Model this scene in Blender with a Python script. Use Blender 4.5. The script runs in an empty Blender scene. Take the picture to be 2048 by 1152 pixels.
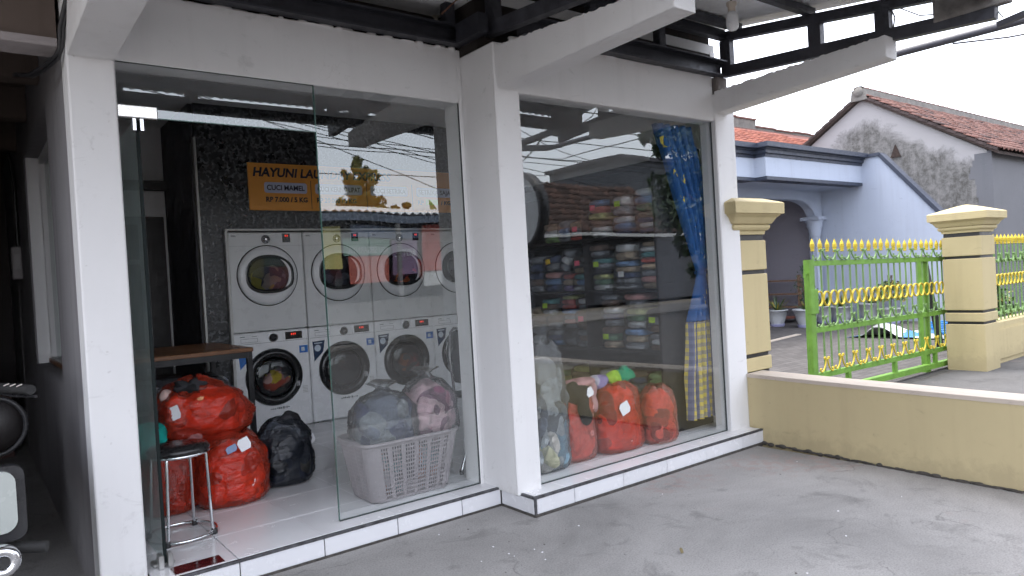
import bpy, math, random
from mathutils import Vector, Matrix, noise

# ---------------------------------------------------------------- camera, world, sun, exposure
SC = bpy.context.scene
COL = SC.collection
cam_d = bpy.data.cameras.new('camera')
cam_d.sensor_width = 36.0
cam_d.lens = 25.016
cam_d.clip_start = 0.05
cam_d.clip_end = 400.0
cam = bpy.data.objects.new('camera', cam_d)
COL.objects.link(cam)
YAW, PITCH, ROLL = 0.65613, -0.0130, -0.05791
_f = Vector((math.sin(YAW) * math.cos(PITCH), math.cos(YAW) * math.cos(PITCH), math.sin(PITCH)))
_r = Vector((math.cos(YAW), -math.sin(YAW), 0))
_u = _r.cross(_f)
_r2 = math.cos(ROLL) * _r + math.sin(ROLL) * _u
_u2 = -math.sin(ROLL) * _r + math.cos(ROLL) * _u
_m = Matrix((_r2, _u2, -_f)).transposed().to_4x4()
_m.translation = Vector((0, 0, 1.294))
cam.matrix_world = _m
SC.camera = cam

SUN_EL, SUN_AZ = math.radians(76), math.radians(-20)     # azimuth from +Y towards +X
wd = bpy.data.worlds.new('World')
SC.world = wd
wd.use_nodes = True
wn, wl = wd.node_tree.nodes, wd.node_tree.links
wn.clear()
w_out = wn.new('ShaderNodeOutputWorld')
w_bg = wn.new('ShaderNodeBackground')
w_sky = wn.new('ShaderNodeTexSky')
w_sky.sky_type = 'NISHITA'
w_sky.sun_disc = False
w_sky.sun_elevation = SUN_EL
w_sky.sun_rotation = SUN_AZ
w_sky.dust_density = 4.0
w_sky.air_density = 1.0
w_mix = wn.new('ShaderNodeMix')
w_mix.data_type = 'RGBA'
w_mix.inputs[0].default_value = 0.80
w_mix.inputs[7].default_value = (3.12, 3.15, 3.38, 1)      # bright hazy white veil over the blue sky
wl.new(w_sky.outputs[0], w_mix.inputs[6])
wl.new(w_mix.outputs[2], w_bg.inputs[0])
w_bg.inputs[1].default_value = 0.15
wl.new(w_bg.outputs[0], w_out.inputs[0])

sun_d = bpy.data.lights.new('sun', 'SUN')
sun_d.energy = 0.6
sun_d.angle = math.radians(20)
sun_d.color = (1.0, 0.96, 0.90)
sun = bpy.data.objects.new('sun', sun_d)
COL.objects.link(sun)
_sd = Vector((math.sin(SUN_AZ) * math.cos(SUN_EL), math.cos(SUN_AZ) * math.cos(SUN_EL), math.sin(SUN_EL)))
sun.rotation_euler = _sd.to_track_quat('Z', 'Y').to_euler()
sun.location = _sd * 30

SC.view_settings.view_transform = 'Standard'
SC.view_settings.look = 'None'
SC.view_settings.exposure = 2.8
SC.view_settings.gamma = 1.0
SC.view_settings.use_curve_mapping = False
SC.render.engine = 'CYCLES'
SC.cycles.use_denoising = True
SC.cycles.denoising_input_passes = 'RGB_ALBEDO'
SC.cycles.denoising_prefilter = 'ACCURATE'
SC.cycles.max_bounces = 10
SC.cycles.diffuse_bounces = 6
SC.cycles.glossy_bounces = 4
SC.cycles.transparent_max_bounces = 16
SC.cycles.sample_clamp_indirect = 6.0
SC.cycles.caustics_reflective = False
SC.cycles.caustics_refractive = False

# ---------------------------------------------------------------- helpers
def rnd(seed):
    return random.Random(seed)

def sgn(x):
    return -1.0 if x < 0 else 1.0

class MB:
    """collects shapes (world coordinates) and links them as one mesh object"""
    def __init__(self):
        self.v, self.f, self.m, self.s, self.uv = [], [], [], [], None
    def add(self, vs, fs, mi=0, smooth=False):
        b = len(self.v)
        self.v += [tuple(p) for p in vs]
        for q in fs:
            self.f.append(tuple(b + i for i in q)); self.m.append(mi); self.s.append(smooth)
        return self
    def box(self, x0, x1, y0, y1, z0, z1, mi=0, bev=0.0):
        if bev > 0:
            return self.bbox(x0, x1, y0, y1, z0, z1, bev, mi)
        v = [(x, y, z) for z in (z0, z1) for y in (y0, y1) for x in (x0, x1)]
        return self.add(v, [(0, 2, 3, 1), (4, 5, 7, 6), (0, 1, 5, 4), (2, 6, 7, 3), (0, 4, 6, 2), (1, 3, 7, 5)], mi)
    def bbox(self, x0, x1, y0, y1, z0, z1, b, mi=0):
        b = min(b, (x1 - x0) * .49, (y1 - y0) * .49, (z1 - z0) * .49)
        vs, idx = [], {}
        X, Y, Z = (x0, x1), (y0, y1), (z0, z1)
        for i in (0, 1):
            for j in (0, 1):
                for k in (0, 1):
                    sx, sy, sz = 1 - 2 * i, 1 - 2 * j, 1 - 2 * k
                    for a in range(3):
                        d = [b * sx, b * sy, b * sz]; d[a] = 0
                        idx[(i, j, k, a)] = len(vs)
                        vs.append((X[i] + d[0], Y[j] + d[1], Z[k] + d[2]))
        q = lambda *t: idx[t]
        fs = []
        for i in (0, 1):
            fs.append((q(i,0,0,0), q(i,0,1,0), q(i,1,1,0), q(i,1,0,0)) if i == 0 else (q(i,0,0,0), q(i,1,0,0), q(i,1,1,0), q(i,0,1,0)))
            fs.append((q(0,i,0,1), q(1,i,0,1), q(1,i,1,1), q(0,i,1,1)) if i == 0 else (q(0,i,0,1), q(0,i,1,1), q(1,i,1,1), q(1,i,0,1)))
            fs.append((q(0,0,i,2), q(0,1,i,2), q(1,1,i,2), q(1,0,i,2)) if i == 0 else (q(0,0,i,2), q(1,0,i,2), q(1,1,i,2), q(0,1,i,2)))
            for j in (0, 1):
                fs.append((q(i,j,0,0), q(i,j,1,0), q(i,j,1,1), q(i,j,0,1)))
                fs.append((q(i,0,j,0), q(i,1,j,0), q(i,1,j,2), q(i,0,j,2)))
                fs.append((q(0,i,j,1), q(1,i,j,1), q(1,i,j,2), q(0,i,j,2)))
                for k in (0, 1):
                    fs.append((q(i,j,k,0), q(i,j,k,1), q(i,j,k,2)))
        return self.add(vs, fs, mi)
    def bar(self, a, b, w, h=None, mi=0, up=(0, 0, 1)):
        """rectangular bar from a to b, w sideways, h along up"""
        h = h or w
        a, b = Vector(a), Vector(b)
        d = (b - a).normalized()
        u = Vector(up)
        if abs(d.dot(u)) > .98: u = Vector((0, 1, 0))
        s = d.cross(u).normalized(); t = s.cross(d)
        vs = []
        for p in (a, b):
            for i, j in ((-1, -1), (1, -1), (1, 1), (-1, 1)):
                vs.append(p + s * (i * w / 2) + t * (j * h / 2))
        return self.add(vs, [(0, 1, 2, 3), (7, 6, 5, 4), (0, 4, 5, 1), (1, 5, 6, 2), (2, 6, 7, 3), (3, 7, 4, 0)], mi)
    def tube(self, pts, r, seg=8, mi=0, closed=False, rs=None):
        pts = [Vector(p) for p in pts]
        n = len(pts); vs = []; fs = []
        prev = None
        for i, p in enumerate(pts):
            if closed: d = pts[(i + 1) % n] - pts[i - 1]
            else: d = pts[min(i + 1, n - 1)] - pts[max(i - 1, 0)]
            d.normalize()
            if prev is None:
                u = Vector((0, 0, 1)) if abs(d.z) < .9 else Vector((0, 1, 0))
            else: u = prev
            s = d.cross(u).normalized(); t = s.cross(d).normalized(); prev = t
            rr = rs[i] if rs else r
            for k in range(seg):
                a = 2 * math.pi * k / seg
                vs.append(p + s * (rr * math.cos(a)) + t * (rr * math.sin(a)))
        m = n if closed else n - 1
        for i in range(m):
            for k in range(seg):
                a = i * seg + k; b = i * seg + (k + 1) % seg
                c = ((i + 1) % n) * seg + (k + 1) % seg; d2 = ((i + 1) % n) * seg + k
                fs.append((a, b, c, d2))
        self.add(vs, fs, mi, True)
        if not closed:
            self.add([vs[k] for k in range(seg)], [tuple(range(seg - 1, -1, -1))], mi)
            self.add([vs[(n - 1) * seg + k] for k in range(seg)], [tuple(range(seg))], mi)
        return self
    def lathe(self, prof, c=(0, 0, 0), axis='z', seg=24, mi=0, smooth=True, sx=1.0, sz=1.0, cap=True):
        """prof = [(radius, height)], revolved about axis through c"""
        c = Vector(c); vs = []; fs = []
        for r, h in prof:
            for k in range(seg):
                a = 2 * math.pi * k / seg
                ca, sa = r * math.cos(a) * sx, r * math.sin(a) * sz
                if axis == 'z': p = Vector((ca, sa, h))
                elif axis == 'y': p = Vector((ca, h, sa))
                else: p = Vector((h, ca, sa))
                vs.append(c + p)
        for i in range(len(prof) - 1):
            for k in range(seg):
                fs.append((i * seg + k, i * seg + (k + 1) % seg, (i + 1) * seg + (k + 1) % seg, (i + 1) * seg + k))
        self.add(vs, fs, mi, smooth)
        for i, rev in ((0, True), (len(prof) - 1, False)):
            if cap and prof[i][0] > .0015 and abs(prof[i][1] - prof[1 if i == 0 else i - 1][1]) > 1e-6:
                ring = [vs[i * seg + k] for k in range(seg)]
                self.add(ring, [tuple(range(seg - 1, -1, -1)) if rev else tuple(range(seg))], mi)
        return self
    def prism(self, poly, a, b, axis='x', mi=0):
        """polygon (list of 2-tuples in the two other axes) extruded from a to b along axis"""
        def P(t, p):
            if axis == 'x': return (t, p[0], p[1])
            if axis == 'y': return (p[0], t, p[1])
            return (p[0], p[1], t)
        n = len(poly)
        vs = [P(a, p) for p in poly] + [P(b, p) for p in poly]
        fs = [tuple(range(n)), tuple(range(2 * n - 1, n - 1, -1))]
        fs += [(i, (i + 1) % n, n + (i + 1) % n, n + i) for i in range(n)]
        return self.add(vs, fs, mi)
    def sup(self, c, a, b, cc, e1=.4, e2=.4, nu=20, nv=12, mi=0, amp=0.0, freq=8.0, seed=0.0):
        """superellipsoid (soft box)"""
        c = Vector(c); vs = []; fs = []
        pw = lambda x, e: sgn(x) * abs(x) ** e
        for j in range(nv + 1):
            t = -math.pi / 2 + math.pi * j / nv
            for i in range(nu):
                p = 2 * math.pi * i / nu
                q = Vector((a * pw(math.cos(t), e1) * pw(math.cos(p), e2), b * pw(math.cos(t), e1) * pw(math.sin(p), e2), cc * pw(math.sin(t), e1)))
                if amp:
                    nz = noise.noise(Vector((q.x * freq + seed, q.y * freq - seed, q.z * freq + seed * .7)))
                    q += q.normalized() * (amp * nz)
                vs.append(c + q)
        for j in range(nv):
            for i in range(nu):
                fs.append((j * nu + i, j * nu + (i + 1) % nu, (j + 1) * nu + (i + 1) % nu, (j + 1) * nu + i))
        return self.add(vs, fs, mi, True)
    def build(self, name, mats, parent=None, base=None):
        me = bpy.data.meshes.new(name)
        off = Vector((0, 0, 0))
        if parent is not None:
            off = world_loc(parent)
        elif base is not None:
            off = Vector(base)
        else:
            xs = [p[0] for p in self.v]; ys = [p[1] for p in self.v]; zs = [p[2] for p in self.v]
            off = Vector(((min(xs) + max(xs)) / 2, (min(ys) + max(ys)) / 2, min(zs)))
        me.from_pydata([(p[0] - off.x, p[1] - off.y, p[2] - off.z) for p in self.v], [], self.f)
        if not isinstance(mats, (list, tuple)): mats = [mats]
        for m in mats: me.materials.append(m)
        me.polygons.foreach_set('material_index', self.m)
        me.polygons.foreach_set('use_smooth', self.s)
        me.update()
        o = bpy.data.objects.new(name, me)
        COL.objects.link(o)
        if parent is not None: o.parent = parent
        else: o.location = off
        return o

WL = {}
def world_loc(o):
    l = Vector(o.location)
    while o.parent is not None:
        o = o.parent; l += Vector(o.location)
    return l

def tag(o, label, cat, group=None):
    o['label'] = label; o['category'] = cat
    if group: o['group'] = group
    return o

def thing(name, label, cat, loc=(0, 0, 0), group=None):
    o = bpy.data.objects.new(name, None)
    COL.objects.link(o); o.location = loc; o.empty_display_size = .1
    return tag(o, label, cat, group)

def struct(o, kind='structure'):
    o['kind'] = kind
    return o

def copy_tree(o, parent=None, loc=None):
    c = o.copy(); COL.objects.link(c); c.parent = parent
    if loc is not None: c.location = loc
    for ch in list(o.children): copy_tree(ch, c)
    return c

def share(me, name, parent, loc=(0, 0, 0), rot=(0, 0, 0), scale=(1, 1, 1)):
    o = bpy.data.objects.new(name, me); COL.objects.link(o)
    o.parent = parent; o.location = loc; o.rotation_euler = rot; o.scale = scale
    return o

def text_mesh(body, size, bold=0.0, depth=0.0, align='LEFT', shear=0.0, spacing=1.0):
    cu = bpy.data.curves.new('txt', 'FONT')
    cu.body = body; cu.size = size; cu.offset = bold; cu.extrude = depth
    cu.align_x = align; cu.shear = shear; cu.space_character = spacing
    cu.resolution_u = 3
    ob = bpy.data.objects.new('txt', cu)
    COL.objects.link(ob)
    bpy.context.view_layer.update()
    me = bpy.data.meshes.new_from_object(ob.evaluated_get(bpy.context.evaluated_depsgraph_get()))
    bpy.data.objects.remove(ob); bpy.data.curves.remove(cu)
    return me

def text(name, body, size, loc, u, v, mat, parent, width=None, **kw):
    """flat lettering: u = reading direction, v = up direction; scaled to width when given"""
    me = text_mesh(body, size, **kw)
    xs = [p.co.x for p in me.vertices]
    k = 1.0
    if width and xs: k = width / (max(xs) - min(xs))
    u, v = Vector(u), Vector(v); n = u.cross(v); L = Vector(loc) - world_loc(parent)
    x0 = min(xs) if xs else 0
    for p in me.vertices:
        c = p.co.copy()
        p.co = L + u * ((c.x - (x0 if width else 0)) * k) + v * c.y + n * c.z
    me.materials.clear(); me.materials.append(mat)
    o = bpy.data.objects.new(name, me); COL.objects.link(o); o.parent = parent
    return o

# ---------------------------------------------------------------- materials
def new_mat(name):
    m = bpy.data.materials.new(name); m.use_nodes = True
    nt = m.node_tree
    return m, nt.nodes, nt.links, nt.nodes['Principled BSDF'], nt.nodes['Material Output']

def setp(b, **kw):
    names = {'rough': 'Roughness', 'metal': 'Metallic', 'spec': 'Specular IOR Level', 'coat': 'Coat Weight', 'coatr': 'Coat Roughness', 'alpha': 'Alpha', 'sheen': 'Sheen Weight', 'trans': 'Transmission Weight', 'emit': 'Emission Strength'}
    for k, v in kw.items(): b.inputs[names[k]].default_value = v

def coord(n, l, scale=(1, 1, 1), kind='Object'):
    tc = n.new('ShaderNodeTexCoord'); mp = n.new('ShaderNodeMapping')
    l.new(tc.outputs[kind], mp.inputs[0]); mp.inputs['Scale'].default_value = scale
    return mp.outputs[0]

def nz(n, l, vec, scale, detail=4, rough=.6, dist=0.0):
    t = n.new('ShaderNodeTexNoise'); l.new(vec, t.inputs['Vector'])
    t.inputs['Scale'].default_value = scale; t.inputs['Detail'].default_value = detail
    t.inputs['Roughness'].default_value = rough; t.inputs['Distortion'].default_value = dist
    return t.outputs['Fac']

def ramp(n, l, fac, stops, interp='LINEAR'):
    r = n.new('ShaderNodeValToRGB'); l.new(fac, r.inputs[0]); e = r.color_ramp
    e.interpolation = interp
    while len(e.elements) < len(stops): e.elements.new(.5)
    for el, (p, c) in zip(e.elements, stops):
        el.position = p; el.color = (c[0], c[1], c[2], 1) if not isinstance(c, (int, float)) else (c, c, c, 1)
    return r.outputs[0]

def mixc(n, l, fac, a, b, mode='MIX'):
    m = n.new('ShaderNodeMix'); m.data_type = 'RGBA'; m.blend_type = mode
    for sock, val in ((0, fac), (6, a), (7, b)):
        if hasattr(val, 'is_output'): l.new(val, m.inputs[sock])
        elif isinstance(val, (int, float)): m.inputs[sock].default_value = val if sock == 0 else (val, val, val, 1)
        else: m.inputs[sock].default_value = (*val, 1)
    return m.outputs[2]

def math_(n, l, op, a, b=None, c=None):
    m = n.new('ShaderNodeMath'); m.operation = op
    for i, val in enumerate((a, b, c)):
        if val is None: continue
        if hasattr(val, 'is_output'): l.new(val, m.inputs[i])
        else: m.inputs[i].default_value = val
    return m.outputs[0]

def bump(n, l, h, b, strength=.3, dist=.01):
    bn = n.new('ShaderNodeBump'); l.new(h, bn.inputs['Height'])
    bn.inputs['Strength'].default_value = strength; bn.inputs['Distance'].default_value = dist
    l.new(bn.outputs[0], b.inputs['Normal'])
    return bn.outputs[0]

def dim(c, k): return tuple(min(1, x * k) for x in c)

def M(name, col, rough=.6, metal=0.0, var=.12, vs=4.0, bmp=.0, bs=60.0, spec=.5, coat=0.0, rvar=.1):
    """plain surface with uneven tone, uneven gloss and a little relief"""
    m, n, l, b, o = new_mat(name)
    v = coord(n, l)
    f = nz(n, l, v, vs, 5, .62)
    l.new(ramp(n, l, f, [(.25, dim(col, 1 - var)), (.75, dim(col, 1 + var))]), b.inputs['Base Color'])
    setp(b, metal=metal, spec=spec, coat=coat)
    f2 = nz(n, l, v, vs * 3.1, 3)
    l.new(ramp(n, l, f2, [(.3, max(.02, rough - rvar)), (.7, min(1, rough + rvar))]), b.inputs['Roughness'])
    if bmp: bump(n, l, nz(n, l, v, bs, 4), b, bmp, .004)
    return m

def M_wall(name, col, stain=(.25, .24, .23), amount=.35, drip=.25, rough=.75, scuff=.45):
    """painted masonry: patchy paint, smears, vertical runs and specks"""
    m, n, l, b, o = new_mat(name)
    v = coord(n, l)
    big = nz(n, l, v, 1.3, 6, .65)
    c = mixc(n, l, ramp(n, l, big, [(.35, 0), (.8, amount)]), dim(col, 1.03), dim(col, .80))
    run = nz(n, l, coord(n, l, (9, 9, .5)), 1.0, 5, .6)
    c = mixc(n, l, ramp(n, l, run, [(.52, 0), (.78, drip)]), c, stain)
    sp = nz(n, l, v, 38, 2, .5)
    c = mixc(n, l, ramp(n, l, sp, [(.73, 0), (.77, .35)]), c, stain)
    # scuffs and hand marks, hairline cracks
    sc_ = nz(n, l, coord(n, l, (1, 1, 1.8)), 4.5, 8, .74, 1.2)
    c = mixc(n, l, ramp(n, l, sc_, [(.60, 0), (.70, scuff)]), c, dim(col, .62))
    w = n.new('ShaderNodeVectorMath'); w.operation = 'ADD'
    t = n.new('ShaderNodeTexNoise'); l.new(v, t.inputs['Vector']); t.inputs['Scale'].default_value = 3.5; t.inputs['Detail'].default_value = 6
    q = n.new('ShaderNodeVectorMath'); q.operation = 'SCALE'; l.new(t.outputs['Color'], q.inputs[0]); q.inputs['Scale'].default_value = .7
    l.new(v, w.inputs[0]); l.new(q.outputs[0], w.inputs[1])
    vo = n.new('ShaderNodeTexVoronoi'); vo.feature = 'DISTANCE_TO_EDGE'; l.new(w.outputs[0], vo.inputs['Vector']); vo.inputs['Scale'].default_value = 1.3
    ck = math_(n, l, 'MULTIPLY', ramp(n, l, vo.outputs['Distance'], [(0, 1), (.004, 0)]), ramp(n, l, nz(n, l, v, 1.7, 2), [(.56, 0), (.63, .22)]))
    c = mixc(n, l, ck, c, stain)
    # splashed mud with a ragged upper rim
    gp = n.new('ShaderNodeNewGeometry'); sx = n.new('ShaderNodeSeparateXYZ'); l.new(gp.outputs['Position'], sx.inputs[0])
    sp2 = nz(n, l, v, 11, 7, .75, .5)
    hh = math_(n, l, 'MULTIPLY_ADD', sp2, .55, math_(n, l, 'MULTIPLY', sx.outputs[2], -1.0))
    c = mixc(n, l, ramp(n, l, hh, [(.14, 0), (.24, .28)]), c, stain)
    l.new(c, b.inputs['Base Color'])
    setp(b, rough=rough, spec=.3)
    h = mixc(n, l, .5, nz(n, l, v, 7, 4), nz(n, l, v, 90, 3))
    bump(n, l, h, b, .22, .006)
    return m

def M_glass(name, tint=(.80, .90, .86), r0=.13, rough=.0):
    m, n, l, b, o = new_mat(name)
    n.remove(b)
    g = n.new('ShaderNodeNewGeometry')
    d = n.new('ShaderNodeVectorMath'); d.operation = 'DOT_PRODUCT'
    l.new(g.outputs['Incoming'], d.inputs[0]); l.new(g.outputs['Normal'], d.inputs[1])
    c = math_(n, l, 'ABSOLUTE', d.outputs['Value'])
    s = math_(n, l, 'POWER', math_(n, l, 'SUBTRACT', 1.0, c), 4.0)
    r = math_(n, l, 'MULTIPLY_ADD', s, 1 - r0, r0)
    r = math_(n, l, 'MULTIPLY', r, math_(n, l, 'SUBTRACT', 1.0, g.outputs['Backfacing']))   # each pane mirrors once, at its outer face
    tr = n.new('ShaderNodeBsdfTransparent'); tr.inputs[0].default_value = (*tint, 1)
    gl = n.new('ShaderNodeBsdfGlossy'); gl.inputs['Roughness'].default_value = rough
    gl.inputs[0].default_value = (.93, .97, .96, 1)
    if name.startswith('shop'):                     # slight waviness of float glass
        bn = n.new('ShaderNodeBump'); l.new(nz(n, l, coord(n, l), 1.4, 1), bn.inputs['Height'])
        bn.inputs['Strength'].default_value = .03; bn.inputs['Distance'].default_value = .05
        l.new(bn.outputs[0], gl.inputs['Normal'])
    mx = n.new('ShaderNodeMixShader')
    l.new(r, mx.inputs[0]); l.new(tr.outputs[0], mx.inputs[1]); l.new(gl.outputs[0], mx.inputs[2])
    l.new(mx.outputs[0], o.inputs[0])
    return m

def M_film(name, tint, base, fac=.3, rough=.18, wr=18.0, strength=.9, edge=.3, gloss=.28):
    """thin crinkled plastic film"""
    m, n, l, b, o = new_mat(name)
    b.inputs['Base Color'].default_value = (*base, 1)
    setp(b, rough=rough + .15, spec=.3)
    v = coord(n, l)
    a = n.new('ShaderNodeTexNoise'); l.new(coord(n, l, (1, 1, 2.6)), a.inputs['Vector'])
    a.noise_type = 'RIDGED_MULTIFRACTAL'
    a.inputs['Scale'].default_value = wr; a.inputs['Detail'].default_value = 3; a.inputs['Distortion'].default_value = 1.2
    msk = ramp(n, l, nz(n, l, v, 5.5, 3), [(.38, .12), (.62, 1)])
    fine_ = nz(n, l, coord(n, l, (1, 1, 4)), wr * 2.2, 3, .6, 1.5)
    bn_ = bump(n, l, math_(n, l, 'MULTIPLY_ADD', math_(n, l, 'MULTIPLY', a.outputs['Fac'], msk), 1.0, math_(n, l, 'MULTIPLY', fine_, .18)), b, strength, .012)
    tr = n.new('ShaderNodeBsdfTransparent'); tr.inputs[0].default_value = (*tint, 1)
    lw = n.new('ShaderNodeLayerWeight'); lw.inputs[0].default_value = .35
    f = math_(n, l, 'MULTIPLY_ADD', lw.outputs['Facing'], edge, fac)
    f = math_(n, l, 'MINIMUM', f, .95)
    mx = n.new('ShaderNodeMixShader')
    l.new(f, mx.inputs[0]); l.new(tr.outputs[0], mx.inputs[1]); l.new(b.outputs[0], mx.inputs[2])
    gl = n.new('ShaderNodeBsdfGlossy'); gl.inputs['Roughness'].default_value = .13; l.new(bn_, gl.inputs['Normal'])
    lw2 = n.new('ShaderNodeLayerWeight'); lw2.inputs[0].default_value = gloss; l.new(bn_, lw2.inputs['Normal'])
    m2 = n.new('ShaderNodeMixShader'); l.new(lw2.outputs['Fresnel'], m2.inputs[0]); l.new(mx.outputs[0], m2.inputs[1]); l.new(gl.outputs[0], m2.inputs[2])
    l.new(m2.outputs[0], o.inputs[0])
    return m

def M_cloth(name, cols, scale=7.0, dist=.35):
    """a jumble of clothes: patches of several fabrics with folds"""
    m, n, l, b, o = new_mat(name)
    v = coord(n, l)
    w = n.new('ShaderNodeVectorMath'); w.operation = 'ADD'
    t = n.new('ShaderNodeTexNoise'); l.new(v, t.inputs['Vector']); t.inputs['Scale'].default_value = 5
    sc = n.new('ShaderNodeVectorMath'); sc.operation = 'SCALE'; l.new(t.outputs['Color'], sc.inputs[0]); sc.inputs['Scale'].default_value = dist
    l.new(v, w.inputs[0]); l.new(sc.outputs[0], w.inputs[1])
    vo = n.new('ShaderNodeTexVoronoi'); l.new(w.outputs[0], vo.inputs['Vector']); vo.inputs['Scale'].default_value = scale
    sep = n.new('ShaderNodeSeparateColor'); l.new(vo.outputs['Color'], sep.inputs[0])
    k = len(cols)
    c = ramp(n, l, sep.outputs[0], [(i / k, cc) for i, cc in enumerate(cols)], 'CONSTANT')
    fold = nz(n, l, v, 16, 4, .6, 1.0)
    c = mixc(n, l, .35, c, ramp(n, l, fold, [(.3, .25), (.7, .9)]), 'MULTIPLY')
    l.new(c, b.inputs['Base Color'])
    setp(b, rough=.9, spec=.2)
    bump(n, l, fold, b, .8, .03)
    return m

def M_emit(name, col, s):
    m, n, l, b, o = new_mat(name)
    b.inputs['Base Color'].default_value = (*col, 1); b.inputs['Emission Color'].default_value = (*col, 1); setp(b, emit=s)
    return m
# ---------------------------------------------------------------- shared materials
WHITE = M_wall('white_paint', (.635, .633, .632), (.33, .31, .30), .25, .14)
WHITE_IN = M('inner_white_paint', (.80, .80, .80), .8, var=.06, vs=2)
GREYIN = M('ceiling_grey', (.72, .73, .73), .85, var=.08, vs=2)
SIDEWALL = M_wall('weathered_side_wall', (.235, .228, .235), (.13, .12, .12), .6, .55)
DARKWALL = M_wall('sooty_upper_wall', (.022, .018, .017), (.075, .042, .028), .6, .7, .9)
STEEL = M('dark_steel', (.035, .036, .045), .45, .3, .35, 7, .25, 40)
ZINC = M('zinc_sheet', (.76, .77, .78), .6, .0, .15, 3, .1, 30)
CHROME = M('chrome', (.75, .76, .78), .16, 1.0, .05)
BLACKPL = M('black_plastic', (.018, .018, .020), .35, 0, .2)
BLACKMAT = M('black_rubber', (.02, .02, .02), .7, 0, .2)
GLASS = M_glass('shop_glass', (.985, .995, .992), .145)
GLASSEDGE = M('glass_edge', (.05, .12, .10), .15, 0, .1)
SILICON = M('sealant', (.30, .38, .35), .5, 0, .2, 20)
CREAM = M_wall('cream_paint', (.44, .37, .205), (.26, .215, .125), .3, .30)
OCHRE = M_wall('dull_ochre_paint', (.44, .37, .215), (.25, .205, .125), .35, .2)
CREAMTOP = M_wall('pale_coping_paint', (.46, .40, .335), (.20, .16, .13), .4, .2)
BLACKBAND = M('black_band_paint', (.015, .014, .014), .5, 0, .3)
PAPER = M('white_paper', (.80, .80, .82), .7, 0, .05)

def M_concrete(name, col, crack=True, patch=(.30, .22, .20)):
    m, n, l, b, o = new_mat(name)
    v = coord(n, l)
    a = nz(n, l, v, .9, 7, .66, .4)
    c = ramp(n, l, a, [(.28, dim(col, .68)), (.5, col), (.74, dim(col, 1.28))])
    s = nz(n, l, v, 3.2, 6, .7, .8)
    c = mixc(n, l, ramp(n, l, s, [(.55, 0), (.70, .7)]), c, dim(col, .55))
    fine = nz(n, l, v, 120, 4, .8)
    c = mixc(n, l, .6, c, ramp(n, l, fine, [(.30, .35), (.52, .95), (.75, 1.2)]), 'MULTIPLY')
    pit = nz(n, l, v, 46, 3, .6)
    c = mixc(n, l, ramp(n, l, pit, [(.66, 0), (.70, .55)]), c, dim(col, .45))
    pn = nz(n, l, v, .55, 5, .7)
    pm = math_(n, l, 'MULTIPLY', ramp(n, l, pn, [(.56, 0), (.62, 1)]), ramp(n, l, nz(n, l, v, 14, 4, .7), [(.48, 0), (.56, .5)]))
    c = mixc(n, l, pm, c, patch)
    if crack:
        w = n.new('ShaderNodeVectorMath'); w.operation = 'ADD'
        t = n.new('ShaderNodeTexNoise'); l.new(v, t.inputs['Vector']); t.inputs['Scale'].default_value = 2.2; t.inputs['Detail'].default_value = 6
        sc = n.new('ShaderNodeVectorMath'); sc.operation = 'SCALE'; l.new(t.outputs['Color'], sc.inputs[0]); sc.inputs['Scale'].default_value = .8
        l.new(v, w.inputs[0]); l.new(sc.outputs[0], w.inputs[1])
        vo = n.new('ShaderNodeTexVoronoi'); vo.feature = 'DISTANCE_TO_EDGE'; l.new(w.outputs[0], vo.inputs['Vector']); vo.inputs['Scale'].default_value = .75
        ck = math_(n, l, 'MULTIPLY', ramp(n, l, vo.outputs['Distance'], [(0, 1), (.0045, 0)]), ramp(n, l, nz(n, l, v, 1.1, 2), [(.48, 0), (.56, .6)]))
        c = mixc(n, l, ck, c, dim(col, .35))
    l.new(c, b.inputs['Base Color'])
    l.new(ramp(n, l, s, [(.3, .78), (.7, .95)]), b.inputs['Roughness'])
    setp(b, spec=.15)
    bump(n, l, mixc(n, l, .5, fine, s), b, .25, .006)
    return m

CONCRETE = M_concrete('worn_concrete', (.290, .281, .270))
CONC2 = M_concrete('driveway_concrete', (.11, .108, .108))

def M_tile(name, col, rough=.13):
    m, n, l, b, o = new_mat(name)
    oi = n.new('ShaderNodeObjectInfo')
    c = ramp(n, l, oi.outputs['Random'], [(0, dim(col, .93)), (1, dim(col, 1.05))])
    v = coord(n, l)
    d = nz(n, l, v, 6, 6, .7)
    c = mixc(n, l, ramp(n, l, d, [(.55, 0), (.8, .22)]), c, (.42, .40, .38))
    l.new(c, b.inputs['Base Color'])
    l.new(ramp(n, l, d, [(.4, rough), (.75, rough + .22)]), b.inputs['Roughness'])
    setp(b, spec=.5)
    return m
TILE = M_tile('glazed_floor_tile', (.76, .76, .77))
RTILE = M_tile('glazed_riser_tile', (.61, .615, .635), .18)
GROUT = M('grey_grout', (.085, .08, .08), .9, 0, .3, 30)
NOSE = M('dark_edge_trim', (.055, .055, .06), .6, 0, .9, 26, .3, 120)

# ---------------------------------------------------------------- ground, road, yard
g = MB(); g.add([(-150, -150, -.12), (150, -150, -.12), (150, 150, -.12), (-150, 150, -.12)], [(0, 1, 2, 3)])
struct(g.build('ground', M_concrete('bare_ground', (.22, .20, .17), False), base=(0, 0, -.12)))
g = MB(); g.box(-3.5, 4.43, .80, 9.0, -.3, 0)
struct(g.build('forecourt', CONCRETE, base=(0, 0, 0)))
g = MB(); g.box(4.62, 26, .80, 3.42, -.3, -.07)
struct(g.build('driveway', CONC2, base=(8, 2, -.07)))

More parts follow.
